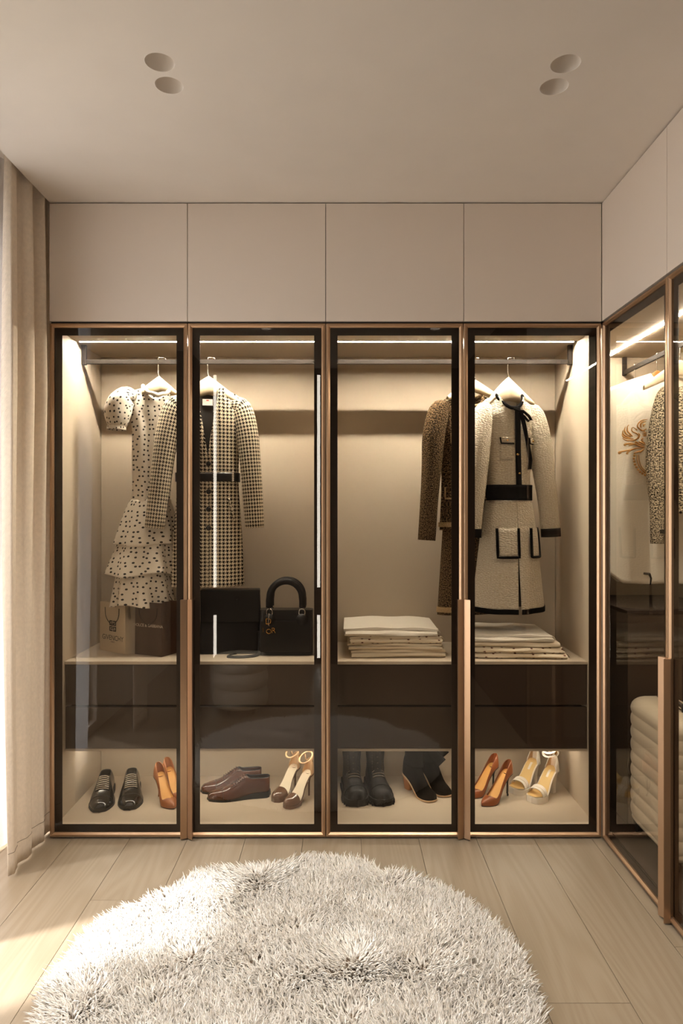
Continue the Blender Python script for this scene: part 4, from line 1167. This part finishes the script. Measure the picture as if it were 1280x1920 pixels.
# folded cloth: serpentine folds
M['cloth_white'] = plain('white_folded_cotton', (232, 225, 212), .85, spec=.15, bump=(180, .25))
M['cloth_oat'] = plain('oatmeal_cotton', (214, 200, 178), .85, spec=.15, bump=(180, .25))
M['cloth_spot'] = fabric_dots('spotted_cotton', (222, 208, 186), (92, 46, 32), .044, .13)
def folded(label, x, y, z, wdt, dep, thick, mat, layers=3, rz=0.0, seed=0, group=None, cat='folded cloth', sag=.004):
    t = thing('folded_cloth', label, cat, (x, y, z), rz, group)
    rg = random.Random(seed); path = []; lt = thick / layers; r = lt * .5
    # side profile (y, z): flat layers joined by rounded folds, front folds in view
    zc = r
    for k in range(layers):
        ja = rg.uniform(-.006, .006); jb = rg.uniform(-.008, .004)
        fwd = (k % 2 == 0)
        ya, yb = (dep * .5 + jb, -dep * .5 + ja) if fwd else (-dep * .5 + ja, dep * .5 + jb)
        for i in range(9): path.append((ya + (yb - ya) * i / 8, zc))
        if k < layers - 1:
            s = -1 if fwd else 1
            for a in (.25, .5, .75): path.append((yb + s * math.sin(a * math.pi) * r * 1.1, zc + lt * a))
        zc += lt
    n = len(path); ph = rg.uniform(0, 6); nx = 22
    half = lt * .46
    # a closed slab that follows the path: top side then bottom side
    P = [Vector((p[0], p[1])) for p in path]; nor = []
    for i in range(n):
        d = (P[min(i + 1, n - 1)] - P[max(i - 1, 0)]).normalized(); nor.append(Vector((-d.y, d.x)))
    loop = [P[i] + nor[i] * half for i in range(n)] + [P[i] - nor[i] * half for i in range(n - 1, -1, -1)]
    m = len(loop); v = []; uv = []
    sl = [rg.uniform(-.007, .007) for _ in range(8)]
    for i in range(nx):
        s = i / (nx - 1) * 2 - 1
        ends = 1 - abs(s)**8
        for j, q in enumerate(loop):
            lay = int(min(layers - 1, max(0, q.y / lt)))
            xx = s * wdt * .5 + (sl[lay] if s > .0 else sl[(lay + 3) % 8]) * abs(s)
            zz = r + (q.y - r) * (1 - .10 * abs(s)**6) - sag * (q.y / thick) * (abs(s)**3) * .6 + .0018 * math.sin(7 * s + ph + 3 * lay) * (q.y / thick)
            yy = q.x * (1 - .02 * abs(s)**4) + .004 * math.sin(3 * s + ph + lay * 1.7)
            v.append((xx, yy, max(.0004, zz))); uv.append((xx, j * .012))
    f = [(i*m + j, i*m + (j+1) % m, (i+1)*m + (j+1) % m, (i+1)*m + j) for i in range(nx-1) for j in range(m)]
    f += [(i0 + j, i0 + j + 1, i0 + m - 2 - j, i0 + m - 1 - j) for i0 in (0, (nx - 1) * m) for j in range(n - 1)]
    g = G(); g.add(v, f, uv)
    obj('cloth_folds', g, mat, t, smooth=True, angle=60)
    # a turned corner at the open end
    c0 = (wdt * .5 - .004, -dep * .5 + .02, thick * .72)
    gc = grid(lambda u, q: (c0[0] + .022 * u - .006 * q, c0[1] + .05 * q + .02 * u, c0[2] - .016 * u * (1 - q * .4) + .004 * math.sin(u * 4 + q * 3)), 6, 6)
    obj('turned_corner', gc, mat, t, smooth=True, solid=.003)
    return t
z = SH
yc = .385
gA = 'cloths in the white stack'
xs = [(.262, .43, .036, 'cloth_oat', 3, .02, 'lowest oatmeal cloth of the brighter folded stack'),
      (.250, .43, .030, 'cloth_oat', 3, -.015, 'second cloth from the bottom of the brighter folded stack'),
      (.252, .425, .034, 'cloth_spot', 3, .01, 'spotted folded cloth under the top white one of the brighter stack'),
      (.232, .43, .040, 'cloth_white', 3, -.01, 'thick white cloth on top of the brighter folded stack')]
for i, (x_, w_, th_, m_, ly, rz_, lb) in enumerate(xs):
    folded(lb, x_, yc, z, w_, .36, th_, M[m_], ly, rz_, 11 + i, gA); z += th_ * .985
z = SH
xs = [(.835, .43, .026, 'cloth_spot', 2, -.06, 'lowest spotted cloth of the shaded stack below the cream coat'),
      (.822, .41, .026, 'cloth_spot', 2, -.03, 'upper spotted cloth of the shaded stack below the cream coat'),
      (.808, .40, .024, 'cloth_oat', 2, -.05, 'oatmeal cloth second from the top of the shaded stack'),
      (.790, .39, .032, 'cloth_white', 3, -.04, 'plain pale cloth on top of the shaded stack below the cream coat')]
for i, (x_, w_, th_, m_, ly, rz_, lb) in enumerate(xs):
    folded(lb, x_, .365, z, w_, .36, th_, M[m_], ly, rz_, 31 + i, 'cloths in the shaded stack'); z += th_ * .985

# ------------------------------------------------------------------ suitcase in the side wardrobe
M['shell'] = plain('ivory_polycarbonate', (214, 200, 178), .38, spec=.45)
M['rubber'] = plain('black_rubber', (22, 19, 18), .6)
sy0, sy1 = -.42, .005; sxa, sxb = 1.235, 1.455; sz0, sz1 = .085, .635
t = thing('suitcase', 'ivory ribbed trolley suitcase standing in the side wardrobe', 'suitcase', ((sxa + sxb) / 2, (sy0 + sy1) / 2, .050))
hw_, hd_, hh_ = (sxb - sxa) / 2, (sy1 - sy0) / 2, (sz1 - sz0) / 2; zc = (sz0 + sz1) / 2 - .05
def shell(u, v):
    """rounded case; horizontal ribs run round the sides"""
    a = 2 * math.pi * u; sg = lambda q, e: math.copysign(abs(q)**e, q)
    z = (v * 2 - 1) * hh_; rc = .055; k = max(0.0, abs(z) - (hh_ - rc))
    ins = rc - math.sqrt(max(0.0, rc * rc - k * k))
    rib = .0065 * (1 - abs(math.sin((z + .014) / .054 * math.pi))**.55) if abs(z) < hh_ - .035 else 0.0
    e = ins + rib
    if v <= 0 or v >= 1: return (0, 0, zc + z)
    return ((hw_ - e) * sg(math.cos(a), .35), (hd_ - e) * sg(math.sin(a), .30), zc + z)
vv = [0, .00001] + [i / 160 for i in range(1, 160)] + [.99999, 1]
obj('shell', grid(shell, 72, len(vv), closed=True, vs_=vv), M['shell'], t, smooth=True, merge=True)
obj('zip_seam', tube([(0.002, hd_ * 1.003 * math.copysign(abs(math.cos(a))**.25, math.cos(a)), zc + hh_ * 1.003 * math.copysign(abs(math.sin(a))**.3, math.sin(a))) for a in np.linspace(0, 2 * math.pi, 80)], .004, 6), M['rubber'], t, smooth=True)
obj('carry_handle', tube([(0, -.08, zc + hh_ - .002), (0, -.07, zc + hh_ + .02), (0, 0, zc + hh_ + .026), (0, .07, zc + hh_ + .02), (0, .08, zc + hh_ - .002)], .009, 8), M['rubber'], t, smooth=True)
for ax in (-1, 1):
    for ay in (-1, 1):
        g = lathe([(.0001, -.010), (.020, -.010), (.022, -.006), (.022, .006), (.020, .010), (.0001, .010)], 18).xf(Matrix.Rotation(math.pi/2, 4, 'Y')).mv(ax * hw_ * .68, ay * hd_ * .78, .0225)
        wh = obj('wheel', g, M['rubber'], t, smooth=True, angle=40)
        obj('wheel_fork', box(ax * hw_ * .68 - .016, ax * hw_ * .68 + .016, ay * hd_ * .78 - .016, ay * hd_ * .78 + .016, .030, .062), M['rubber'], wh, bevel=.004)

# ------------------------------------------------------------------ furniture behind the viewer, seen mirrored in the glass
M['boucle'] = plain('white_boucle', (226, 214, 196), .95, spec=.1, bump=(220, .6))
t = thing('pouf', 'round white padded pouf mirrored in the second glass door', 'stool', (-.72, -1.92, 0))
for k, (za, zb) in enumerate(((.05, .185), (.185, .30), (.30, .40))):
    n_ = 9; r0 = .175
    prof = [(.0001, za)] + [(r0 + .022 * math.sin(math.pi * q), za + (zb - za) * (.5 - .5 * math.cos(math.pi * q))) for q in np.linspace(0, 1, n_)] + [(.0001, zb)]
    obj('cushion_tier', lathe(prof, 40), M['boucle'], t, smooth=True)
for a in (.6, 2.2, 3.8, 5.3):
    obj('leg', lathe([(.0001, 0), (.012, 0), (.016, .052), (.0001, .052)], 12).mv(.12 * math.cos(a), .12 * math.sin(a), 0), M['drawer'], t, smooth=True)
M['strip'] = emis('vertical_light', (1.0, .92, .80), 13.0)
for i, (px, lb) in enumerate(((402, 'thin vertical light strip mirrored in the middle of the second glass door'), (597, 'thin vertical light strip mirrored at the edge of the second glass door'))):
    xx = (px - 640) * (3 - YB - .03) / F
    t = thing('wall_light_strip', lb, 'wall light', (xx, YB + .03, 0), 0, 'vertical wall light strips')
    obj('housing', box(xx - .022, xx + .022, YB + .0015, YB + .02, .05, 2.72), M['drawer'], t, world=True)
    for z0, z1 in ((.06, .46), (.72, 2.70)):
        obj('diffuser', box(xx - .014, xx + .014, YB + .02, YB + .028, z0, z1), M['strip'], t, world=True)
# ------------------------------------------------------------------ shoes on the wardrobe floor (z = .050)
BZ = .050
M['patent_black'] = plain('polished_black_leather', (16, 13, 11), .16, spec=.6, coat=.4)
M['sole_black'] = plain('black_sole', (14, 12, 11), .5)
M['lace_grey'] = plain('waxed_lace', (168, 156, 140), .35, spec=.6)  # pale grey stands in for bright reflections on the laces
M['tan'] = plain('tan_leather', (158, 96, 52), .35, spec=.5)
M['tan_brown'] = plain('chestnut_leather', (140, 76, 38), .30, spec=.5)
M['tan_lining'] = plain('amber_insole', (226, 168, 92), .5)
M['brown_polish'] = plain('brown_polished_leather', (84, 48, 30), .22, spec=.6, var=(30, .25), coat=.3)
M['mauve_patent'] = plain('bronze_patent', (104, 74, 54), .18, spec=.6, coat=.5)
M['cream_insole'] = plain('cream_insole', (238, 224, 198), .5)
M['nude_strap'] = plain('nude_strap', (212, 178, 138), .5)
M['suede_black'] = plain('black_suede', (14, 11, 9), .95, spec=.06)
M['boot_black'] = plain('black_boot_leather', (17, 14, 12), .5, spec=.35, bump=(90, .25))
M['boot_lace'] = plain('boot_lace', (84, 72, 60), .6)
M['heel_wood'] = plain('stacked_wood_heel', (184, 118, 66), .45, var=(40, .2))
M['white_leather'] = plain('white_leather', (242, 234, 220), .4, spec=.4)
M['yellow_insole'] = plain('honey_insole', (232, 198, 134), .5)
HP = math.pi / 2

def ts(n): return [.5 - .5 * math.cos(math.pi * i / (n - 1)) for i in range(n)]
class Last:
    """a shoe last: toe at local -y, heel at +y; plan half width w, sole line zs, section height H, coverage ph"""
    def __init__(s, L, w, zs, H, ph, bend=0.0):
        s.L = L; s.w = pw(w); s.zs = pw(zs); s.H = pw(H); s.ph = pw(ph); s.bend = bend
    def cx(s, t): return s.bend * math.sin(math.pi * t)
    def y(s, t): return (t - .5) * s.L
    def P(s, t, side, phi, grow=0.0):
        w = s.w(t) + grow; h = s.H(t) + grow
        return (s.cx(t) + side * w * max(0, math.cos(phi))**.8, s.y(t), s.zs(t) + h * math.sin(phi))
    def upper(s, t0=0, t1=1, n=40, m=12, grow=0.0):
        g = G()
        for side in (-1, 1):
            grid(lambda u, v: s.P(t0 + (t1 - t0) * v, side, s.ph(t0 + (t1 - t0) * v) * u, grow), m, n, g=g, vs_=ts(n))
        return g
    def insole(s, t0=.02, t1=.985, n=30, up=.003, k=.94):
        return grid(lambda u, v: (s.cx(t0 + (t1 - t0) * v) + (u * 2 - 1) * s.w(t0 + (t1 - t0) * v) * k, s.y(t0 + (t1 - t0) * v), s.zs(t0 + (t1 - t0) * v) + up + .002 * (u * 2 - 1)**2), 7, n, vs_=ts(n))
    def sole(s, bottom, grow=.003, t0=0.0, t1=1.0, n=40, top=0.0):
        b = pw(bottom) if isinstance(bottom, list) else bottom; g = G(); v = []; f = []
        for i, q in enumerate(ts(n)):
            t = t0 + (t1 - t0) * q; w = s.w(t) + (grow if 0 < t < 1 else 0); y = s.y(t) + (grow if t >= 1 else -grow if t <= 0 else 0)
            zt = s.zs(t) + top; zb = min(b(t), zt - .0005)
            v += [(s.cx(t) - w, y, zb), (s.cx(t) + w, y, zb), (s.cx(t) + w, y, zt), (s.cx(t) - w, y, zt)]
            if i:
                o = (i - 1) * 4
                f += [(o + k, o + (k + 1) % 4, o + 4 + (k + 1) % 4, o + 4 + k) for k in range(4)]
        f += [(0, 1, 2, 3), tuple((n - 1) * 4 + k for k in (3, 2, 1, 0))]
        return g.add(v, f)

def heading(toe, heel):
    """rotation that turns local -y (toe) towards the toe point"""
    dx, dy = toe[0] - heel[0], toe[1] - heel[1]; return math.atan2(dx, -dy)
def shoe_root(name, label, cat, toe, heel, group):
    rz = heading(toe, heel); c = ((toe[0] + heel[0]) / 2, (toe[1] + heel[1]) / 2, BZ)
    return thing(name, label, cat, c, rz, group)
def fl(px, py): # a point on the wardrobe floor seen at that pixel
    d = (CAMZ - BZ) * F / (py - 960.0); return ((px - 640) * d / F, d - CAMD)

# --- oxfords
OX_W = [(0, 0), (.012, .016), (.05, .027), (.14, .040), (.30, .050), (.42, .048), (.58, .039), (.75, .036), (.9, .036), (.965, .030), (.99, .018), (1, 0)]
def oxford(label, toe, heel, mat, lace, group, L=.29, wk=1.0, long_toe=True):
    t = shoe_root('oxford_shoe', label, 'shoe', toe, heel, group)
    la = Last(L, [(a, b * wk) for a, b in OX_W], [(0, .010), (.1, .008), (.35, .008), (.6, .018), (.75, .026), (1, .028)],
              [(0, .010), (.03, .022), (.12, .033), (.28, .044), (.42, .062), (.55, .080), (.62, .086), (.75, .080), (.9, .076), (1, .072)],
              [(0, HP), (.60, HP), (.63, 1.30), (.70, .98), (.85, .98), (1, 1.12)])
    obj('upper', la.upper(n=56), mat, t, smooth=True, merge=True, solid=.0025)
    obj('sole', la.sole(lambda q: .0, grow=.004, top=.001), M['sole_black'], t, angle=40)
    obj('insole', la.insole(t0=.45, up=.006, k=.9), M['lining'], t, smooth=True)
    obj('toe_cap_seam', tube([la.P(.24 + .02 * math.cos(a) * 0, 1 if a < HP else -1, a if a < HP else math.pi - a, .001) for a in np.linspace(.05, math.pi - .05, 21)], .0016, 5), M['sole_black'], t, smooth=True)
    obj('collar_binding', tube([la.P(q, -1, la.ph(q), .0005) for q in np.linspace(.605, .995, 20)] + [la.P(q, 1, la.ph(q), .0005) for q in np.linspace(.995, .605, 20)], .0022, 6), M['sole_black'], t, smooth=True)
    for sd in (-1, 1):
        obj('facing', grid(lambda u, v: la.P(.36 + .25 * v, sd, HP - .10 - .42 * u, .0022), 5, 12), mat, t, smooth=True, solid=.0015)
    for k in range(7):
        q = .375 + .034 * k
        pts = [la.P(q, 1 if a < HP else -1, a if a < HP else math.pi - a, .0055) for a in np.linspace(HP - .42, HP + .42, 11)]
        obj('lace', tube(pts, .0030, 6, flat=.8), lace, t, smooth=True)
    obj('heel_lift', la.sole(lambda q: .0, grow=.005, t0=.74, t1=1.0, top=-.004), M['sole_black'], t, angle=40)
    return t
gO = 'black oxford pair'
oxford('black polished oxford shoe standing next to the side panel by the curtain', (X(186, .150), .150), (X(199, .425), .435), M['patent_black'], M['lace_grey'], gO, .285, 1.08)
oxford('black polished oxford shoe standing beside the tan pumps', (X(243, .172), .172), (X(246, .44), .455), M['patent_black'], M['lace_grey'], gO, .285, 1.08)
gB = 'brown oxford pair'
oxford('brown polished oxford shoe in front of its pair', (X(388, .300), .295), (X(507, .350), .355), M['brown_polish'], M['brown_polish'], gB, .295, .95)
oxford('brown polished oxford shoe behind its pair', (X(377, .385), .385), (X(490, .455), .455), M['brown_polish'], M['brown_polish'], gB, .295, .95)

# --- stiletto pumps
PW = [(0, 0), (.02, .006), (.08, .018), (.18, .030), (.30, .037), (.42, .034), (.58, .027), (.75, .026), (.88, .028), (.96, .022), (.99, .012), (1, 0)]
def pump(label, toe, heel, mat, group, L=.205, hh=.105):
    t = shoe_root('stiletto_pump', label, 'shoe', toe, heel, group)
    k = hh / .105
    zs = [(0, .005), (.18, .003), (.32, .006), (.45, .026 * k), (.6, .060 * k), (.75, .088 * k), (.88, .102 * k), (1, .108 * k)]
    la = Last(L, PW, zs, [(0, .010), (.05, .018), (.16, .028), (.28, .036), (.4, .034), (.6, .032), (.8, .045), (.92, .056), (1, .058)],
              [(0, HP), (.235, HP), (.26, 1.22), (.30, .86), (.38, .66), (.5, .62), (.65, .72), (.8, .95), (.92, 1.12), (1, 1.2)])
    obj('upper', la.upper(n=56), mat, t, smooth=True, merge=True, solid=.002)
    obj('insole', la.insole(up=.003), M['tan_lining'], t, smooth=True)
    obj('sole', la.sole(lambda q: max(0.0, la.zs(q) - .004), grow=.001), M['sole_black'], t, angle=40)
    yh = la.y(.91); zt = la.zs(.91)
    def heelf(u, v):
        a = 2 * math.pi * u; z = zt * (1 - v) + .0; r = .0045 + .017 * max(0, 1 - v * 2.4)**1.6
        return (math.cos(a) * r, yh + .010 * (1 - v) * 0 + math.sin(a) * r * 1.0 - .004 * v + (.004 if v > .9 else 0), z)
    g = grid(heelf, 14, 16, closed=True); g.f.append(tuple(15 * 14 + i for i in range(14)))
    obj('stiletto_heel', g, M['sole_black'] if mat is not M['tan'] else mat, t, smooth=True)
    return t
pump('tan pump standing in front of its pair beside the black oxfords', fl(331, 1522), fl(291, 1487), M['tan'], 'tan pump pair', .20)
pump('tan pump behind its pair, half hidden by the door handle', (fl(331, 1522)[0] + .035, fl(331, 1522)[1] + .062), (fl(291, 1487)[0] + .018, fl(291, 1487)[1] + .075), M['tan'], 'tan pump pair', .20)
pump('chestnut pump in front of its pair beside the white sandals', fl(893, 1517), fl(965, 1486), M['tan_brown'], 'chestnut pump pair', .215, .115)
pump('chestnut pump behind its pair, next to the door frame', fl(868, 1501), fl(937, 1474), M['tan_brown'], 'chestnut pump pair', .215, .115)

# --- bronze toe ankle strap sandals
def ring(c, rx, ry, tilt, n=28, dy=0.0):
    return [(c[0] + rx * math.cos(a), c[1] + ry * math.sin(a), c[2] + tilt * math.sin(a)) for a in np.linspace(0, 2 * math.pi, n)]
def strap_heel(label, toe, heel, group, L=.20):
    t = shoe_root('ankle_strap_heel', label, 'shoe', toe, heel, group)
    zs = [(0, .016), (.18, .013), (.32, .016), (.45, .036), (.6, .070), (.75, .098), (.88, .110), (1, .115)]
    w = [(0, 0), (.02, .014), (.08, .026), (.18, .034), (.30, .037), (.42, .034), (.58, .026), (.75, .025), (.88, .027), (.96, .021), (.99, .012), (1, 0)]
    la = Last(L, w, zs, [(0, .012), (.06, .024), (.2, .034), (.33, .038), (.8, .04), (.92, .060), (1, .070)], [(0, HP), (.31, HP), (.78, .8), (.92, 1.15), (1, 1.2)])
    obj('toe_vamp', la.upper(0, .31, n=24), M['mauve_patent'], t, smooth=True, merge=True, solid=.002)
    obj('platform', la.sole(lambda q: 0.0 if q < .36 else la.zs(q) - .005, grow=.002, t1=.98), M['mauve_patent'], t, angle=40)
    obj('insole', la.insole(up=.003, t0=.2), M['cream_insole'], t, smooth=True)
    obj('heel_counter', la.upper(.82, 1.0, n=16), M['nude_strap'], t, smooth=True, merge=True, solid=.002)
    yc_, za = la.y(.90), .192
    st = obj('ankle_strap', tube(ring((0, yc_ - .022, za), .030, .034, .018), .0045, 8, flat=.5, caps=False), M['nude_strap'], t, smooth=True)
    obj('buckle', box(-.036, -.030, yc_ - .030, yc_ - .016, za - .008, za + .006), M['gold'], st, bevel=.0012)
    for sd in (-1, 1): obj('counter_strap', tube([la.P(.95, sd, 1.0), (sd * .020, yc_ + .004, za - .02), (sd * .024, yc_ + .002, za + .006)], .0035, 6), M['nude_strap'], t, smooth=True)
    yh = la.y(.92); zt = la.zs(.92)
    g = grid(lambda u, v: (math.cos(6.2832 * u) * (.0045 + .014 * max(0, 1 - v * 2.4)**1.6), yh + math.sin(6.2832 * u) * (.0045 + .014 * max(0, 1 - v * 2.4)**1.6), zt * (1 - v)), 14, 16, closed=True); g.f.append(tuple(15 * 14 + i for i in range(14)))
    obj('stiletto_heel', g, M['mauve_patent'], t, smooth=True)
    return t
strap_heel('bronze toe ankle strap heel in front of its pair', fl(532, 1519), fl(586, 1487), 'bronze ankle strap pair')
strap_heel('bronze toe ankle strap heel behind its pair, beside the brown oxfords', fl(509, 1508), fl(561, 1474), 'bronze ankle strap pair')

# --- white platform sandals
def platform_sandal(label, toe, heel, group, L=.205):
    t = shoe_root('platform_sandal', label, 'shoe', toe, heel, group)
    zs = [(0, .028), (.18, .026), (.34, .028), (.48, .048), (.62, .080), (.76, .106), (.88, .117), (1, .120)]
    w = [(0, 0), (.01, .018), (.05, .030), (.16, .040), (.30, .042), (.44, .036), (.58, .030), (.75, .029), (.9, .030), (.965, .024), (.99, .014), (1, 0)]
    la = Last(L, w, zs, [(0, .03), (.2, .034), (.4, .042), (.8, .04), (.92, .065), (1, .075)], [(0, HP), (.6, HP), (.8, .8), (.92, 1.1), (1, 1.2)])
    obj('platform_sole', la.sole(lambda q: 0.0 if q < .38 else la.zs(q) - .010, grow=.003, t1=.985), M['white_leather'], t, angle=40)
    obj('insole', la.insole(up=.003), M['yellow_insole'], t, smooth=True)
    obj('insole_print', grid(lambda u, v: (-.006 + .012 * u, la.y(.64 + .16 * v), la.zs(.64 + .16 * v) + .0045), 3, 8), M['white_leather'], t)
    for a0, a1 in ((.16, .235), (.245, .33)):
        obj('toe_strap', la.upper(a0, a1, n=8), M['white_leather'], t, smooth=True, merge=True, solid=.003)
    obj('heel_counter', la.upper(.80, 1.0, n=16), M['white_leather'], t, smooth=True, merge=True, solid=.0025)
    obj('counter_lining', la.upper(.81, .995, n=16, grow=-.003), M['nude_strap'], t, smooth=True, merge=True)
    yc_ = la.y(.9); za = .222
    st = obj('ankle_strap', tube(ring((0, yc_ - .020, za), .034, .038, .016), .007, 8, flat=.35, caps=False), M['white_leather'], t, smooth=True)
    obj('ankle_strap', tube(ring((0, yc_ - .020, za - .018), .033, .037, .016), .006, 8, flat=.35, caps=False), M['white_leather'], t, smooth=True)
    for sd in (-1, 1): obj('counter_strap', tube([la.P(.95, sd, 1.05), (sd * .024, yc_ + .008, za - .03), (sd * .026, yc_ + .004, za)], .0055, 6), M['white_leather'], t, smooth=True)
    obj('strap_end', tube([(.03, yc_ - .03, za - .004), (.050, yc_ - .036, za), (.058, yc_ - .03, za + .008)], .005, 6, flat=.35), M['white_leather'], t, smooth=True)
    obj('buckle', box(.031, .037, yc_ - .034, yc_ - .020, za - .024, za + .008), M['gold'], st, bevel=.0012)
    yh = la.y(.90); zt = la.zs(.90) - .004
    def hf(u, v):
        a = 2 * math.pi * u; sg = lambda q: math.copysign(abs(q)**.45, q); r = .022 - .009 * min(1, v * 1.6)
        return (sg(math.cos(a)) * r, yh + sg(math.sin(a)) * r, zt * (1 - v))
    g = grid(hf, 24, 10, closed=True); g.f.append(tuple(9 * 24 + i for i in range(24)))
    obj('block_heel', g, M['white_leather'], t, smooth=True, angle=50)
    return t
platform_sandal('white platform sandal in front of its pair, nearest the corner', fl(985, 1511), fl(1050, 1478), 'white platform sandal pair')
platform_sandal('white platform sandal behind its pair, partly behind the chestnut pump', fl(952, 1495), fl(1015, 1463), 'white platform sandal pair')

# --- black lace up boots
def combat(label, toe, heel, group):
    t = shoe_root('lace_up_boot', label, 'boot', toe, heel, group); L = .285
    w = [(0, 0), (.008, .022), (.04, .036), (.12, .048), (.28, .054), (.45, .047), (.62, .042), (.8, .041), (.93, .038), (.98, .024), (1, 0)]
    la = Last(L, w, [(0, .030), (.4, .028), (.7, .034), (1, .036)], [(0, .018), (.03, .034), (.12, .046), (.28, .054), (.42, .070), (.55, .098), (.68, .115), (.85, .105), (1, .09)], [(0, HP), (1, HP)])
    obj('upper', la.upper(n=50), M['boot_black'], t, smooth=True, merge=True)
    g = la.sole(lambda q: 0.0, grow=.007, top=.002); ls = obj('lug_sole', g, M['rubber'], t, angle=40)
    for k in range(14):
        for sd in (-1, 1):
            q = .06 + .065 * k
            obj('sole_lug', box(-.004, .004, -.005, .005, 0, .012).mv(sd * (la.w(q) + .008), la.y(q), .0), M['rubber'], ls)
    zz = pw([(0, .085), (.25, .13), (.6, .20), (1, .268)]); yy = pw([(0, .052), (.4, .060), (1, .066)])
    rx = pw([(0, .040), (.3, .041), (.7, .045), (1, .049)]); ry = pw([(0, .066), (.2, .058), (.5, .055), (1, .059)])
    def sh(u, v):
        a = 2 * math.pi * u; k = 1 + .025 * math.sin(16 * v + 2 * a)
        return (rx(v) * k * math.cos(a), yy(v) + ry(v) * k * math.sin(a), zz(v))
    obj('shaft', grid(sh, 32, 26, closed=True), M['boot_black'], t, smooth=True, solid=.004)
    def front(v, x): return (x, yy(v) - ry(v) * math.sqrt(max(0, 1 - (x / (rx(v) * 1.06))**2)) - .005, zz(v))
    obj('tongue', grid(lambda u, v: front(.08 + .92 * v, (u - .5) * .05), 6, 16), M['boot_black'], t, smooth=True, solid=.003)
    for k in range(7):
        v0 = .06 + .135 * k
        obj('lace', tube([front(v0, -.026), front(v0 + .03, 0), front(v0 + .06, .026)], .003, 6), M['boot_lace'], t, smooth=True)
        obj('lace', tube([front(v0, .026), front(v0 + .03, 0), front(v0 + .06, -.026)], .003, 6), M['boot_lace'], t, smooth=True)
    for k in range(3):
        q = .40 + .045 * k
        obj('lace', tube([la.P(q, 1 if a < HP else -1, a if a < HP else math.pi - a, .004) for a in np.linspace(HP - .5, HP + .5, 9)], .003, 6), M['boot_lace'], t, smooth=True)
    obj('toe_cap_seam', tube([la.P(.20, 1 if a < HP else -1, a if a < HP else math.pi - a, .001) for a in np.linspace(.05, math.pi - .05, 21)], .002, 5), M['sole_black'], t, smooth=True)
    return t
combat('black lace up boot with lug sole nearest the middle door frame', (X(670, .215), .215), (X(655, .495), .495), 'black lace up boot pair')
combat('black lace up boot with lug sole beside the suede heeled boots', (X(719, .220), .220), (X(697, .50), .50), 'black lace up boot pair')

# --- black suede ankle boots on wooden heels
def suede(label, toe, heel, group, flaps=True):
    t = shoe_root('heeled_ankle_boot', label, 'boot', toe, heel, group); L = .225
    w = [(0, 0), (.01, .014), (.05, .026), (.15, .036), (.30, .040), (.45, .036), (.6, .033), (.8, .034), (.93, .031), (.98, .020), (1, 0)]
    la = Last(L, w, [(0, .012), (.2, .008), (.34, .010), (.48, .026), (.62, .048), (.78, .068), (.9, .075), (1, .078)],
              [(0, .012), (.04, .026), (.15, .038), (.3, .048), (.45, .075), (.6, .110), (.75, .120), (.9, .105), (1, .09)], [(0, HP), (1, HP)])
    obj('upper', la.upper(n=50), M['suede_black'], t, smooth=True, merge=True)
    obj('sole', la.sole(lambda q: max(0.0, la.zs(q) - .007), grow=.003), M['nude_strap'], t, angle=40)
    yh = la.y(.87)
    def hf(u, v):
        a = 2 * math.pi * u; sg = lambda q: math.copysign(abs(q)**.4, q); r = .028 - .006 * v
        return (sg(math.cos(a)) * r * .95, yh + sg(math.sin(a)) * r * (1 if math.sin(a) > 0 else .9), (la.zs(.88) - .006) * (1 - v))
    g = grid(hf, 24, 8, closed=True); g.f.append(tuple(7 * 24 + i for i in range(24)))
    obj('wooden_heel', g, M['heel_wood'], t, smooth=True, angle=50)
    zz = pw([(0, .13), (.4, .19), (1, .272)]); yy = pw([(0, .046), (.5, .050), (1, .046)]); rx = pw([(0, .036), (.4, .038), (1, .046)]); ry = pw([(0, .056), (.4, .046), (1, .054)])
    obj('shaft', grid(lambda u, v: (rx(v) * math.cos(6.2832 * u) * (1 + .02 * math.sin(9 * v)), yy(v) + ry(v) * math.sin(6.2832 * u), zz(v)), 32, 18, closed=True), M['suede_black'], t, smooth=True, solid=.004)
    if flaps:
        # two loose bow ends hanging from the cuff
        for k, (a, b, c) in enumerate(((.085, -.055, .178), (.060, -.050, .150))):
            z1 = .268
            def fn(u, v):
                wd = .016 + .020 * v
                n1 = (u - .5) * wd * 1.5
                return (.030 + a * v + n1 * .7 * (1 if k == 0 else .8), .01 + b * v - n1 * .5 - .015 * k, z1 - (z1 - c) * v**.8 + n1 * .8)
            obj('bow_end', grid(fn, 6, 10), M['suede_black'], t, smooth=True, solid=.005)
        obj('bow_knot', tube([(.036, .03, .262), (.045, .005, .264), (.04, -.02, .262)], [.010, .015, .010], 8), M['suede_black'], t, smooth=True)
    return t
suede('black suede heeled ankle boot with bow ends, in front of its pair', fl(818, 1508), fl(757, 1472), 'suede ankle boot pair', True)
suede('black suede heeled ankle boot with wooden heel, behind its pair', (fl(845, 1499)[0], fl(845, 1499)[1]), (fl(790, 1462)[0], fl(790, 1462)[1]), 'suede ankle boot pair', False)
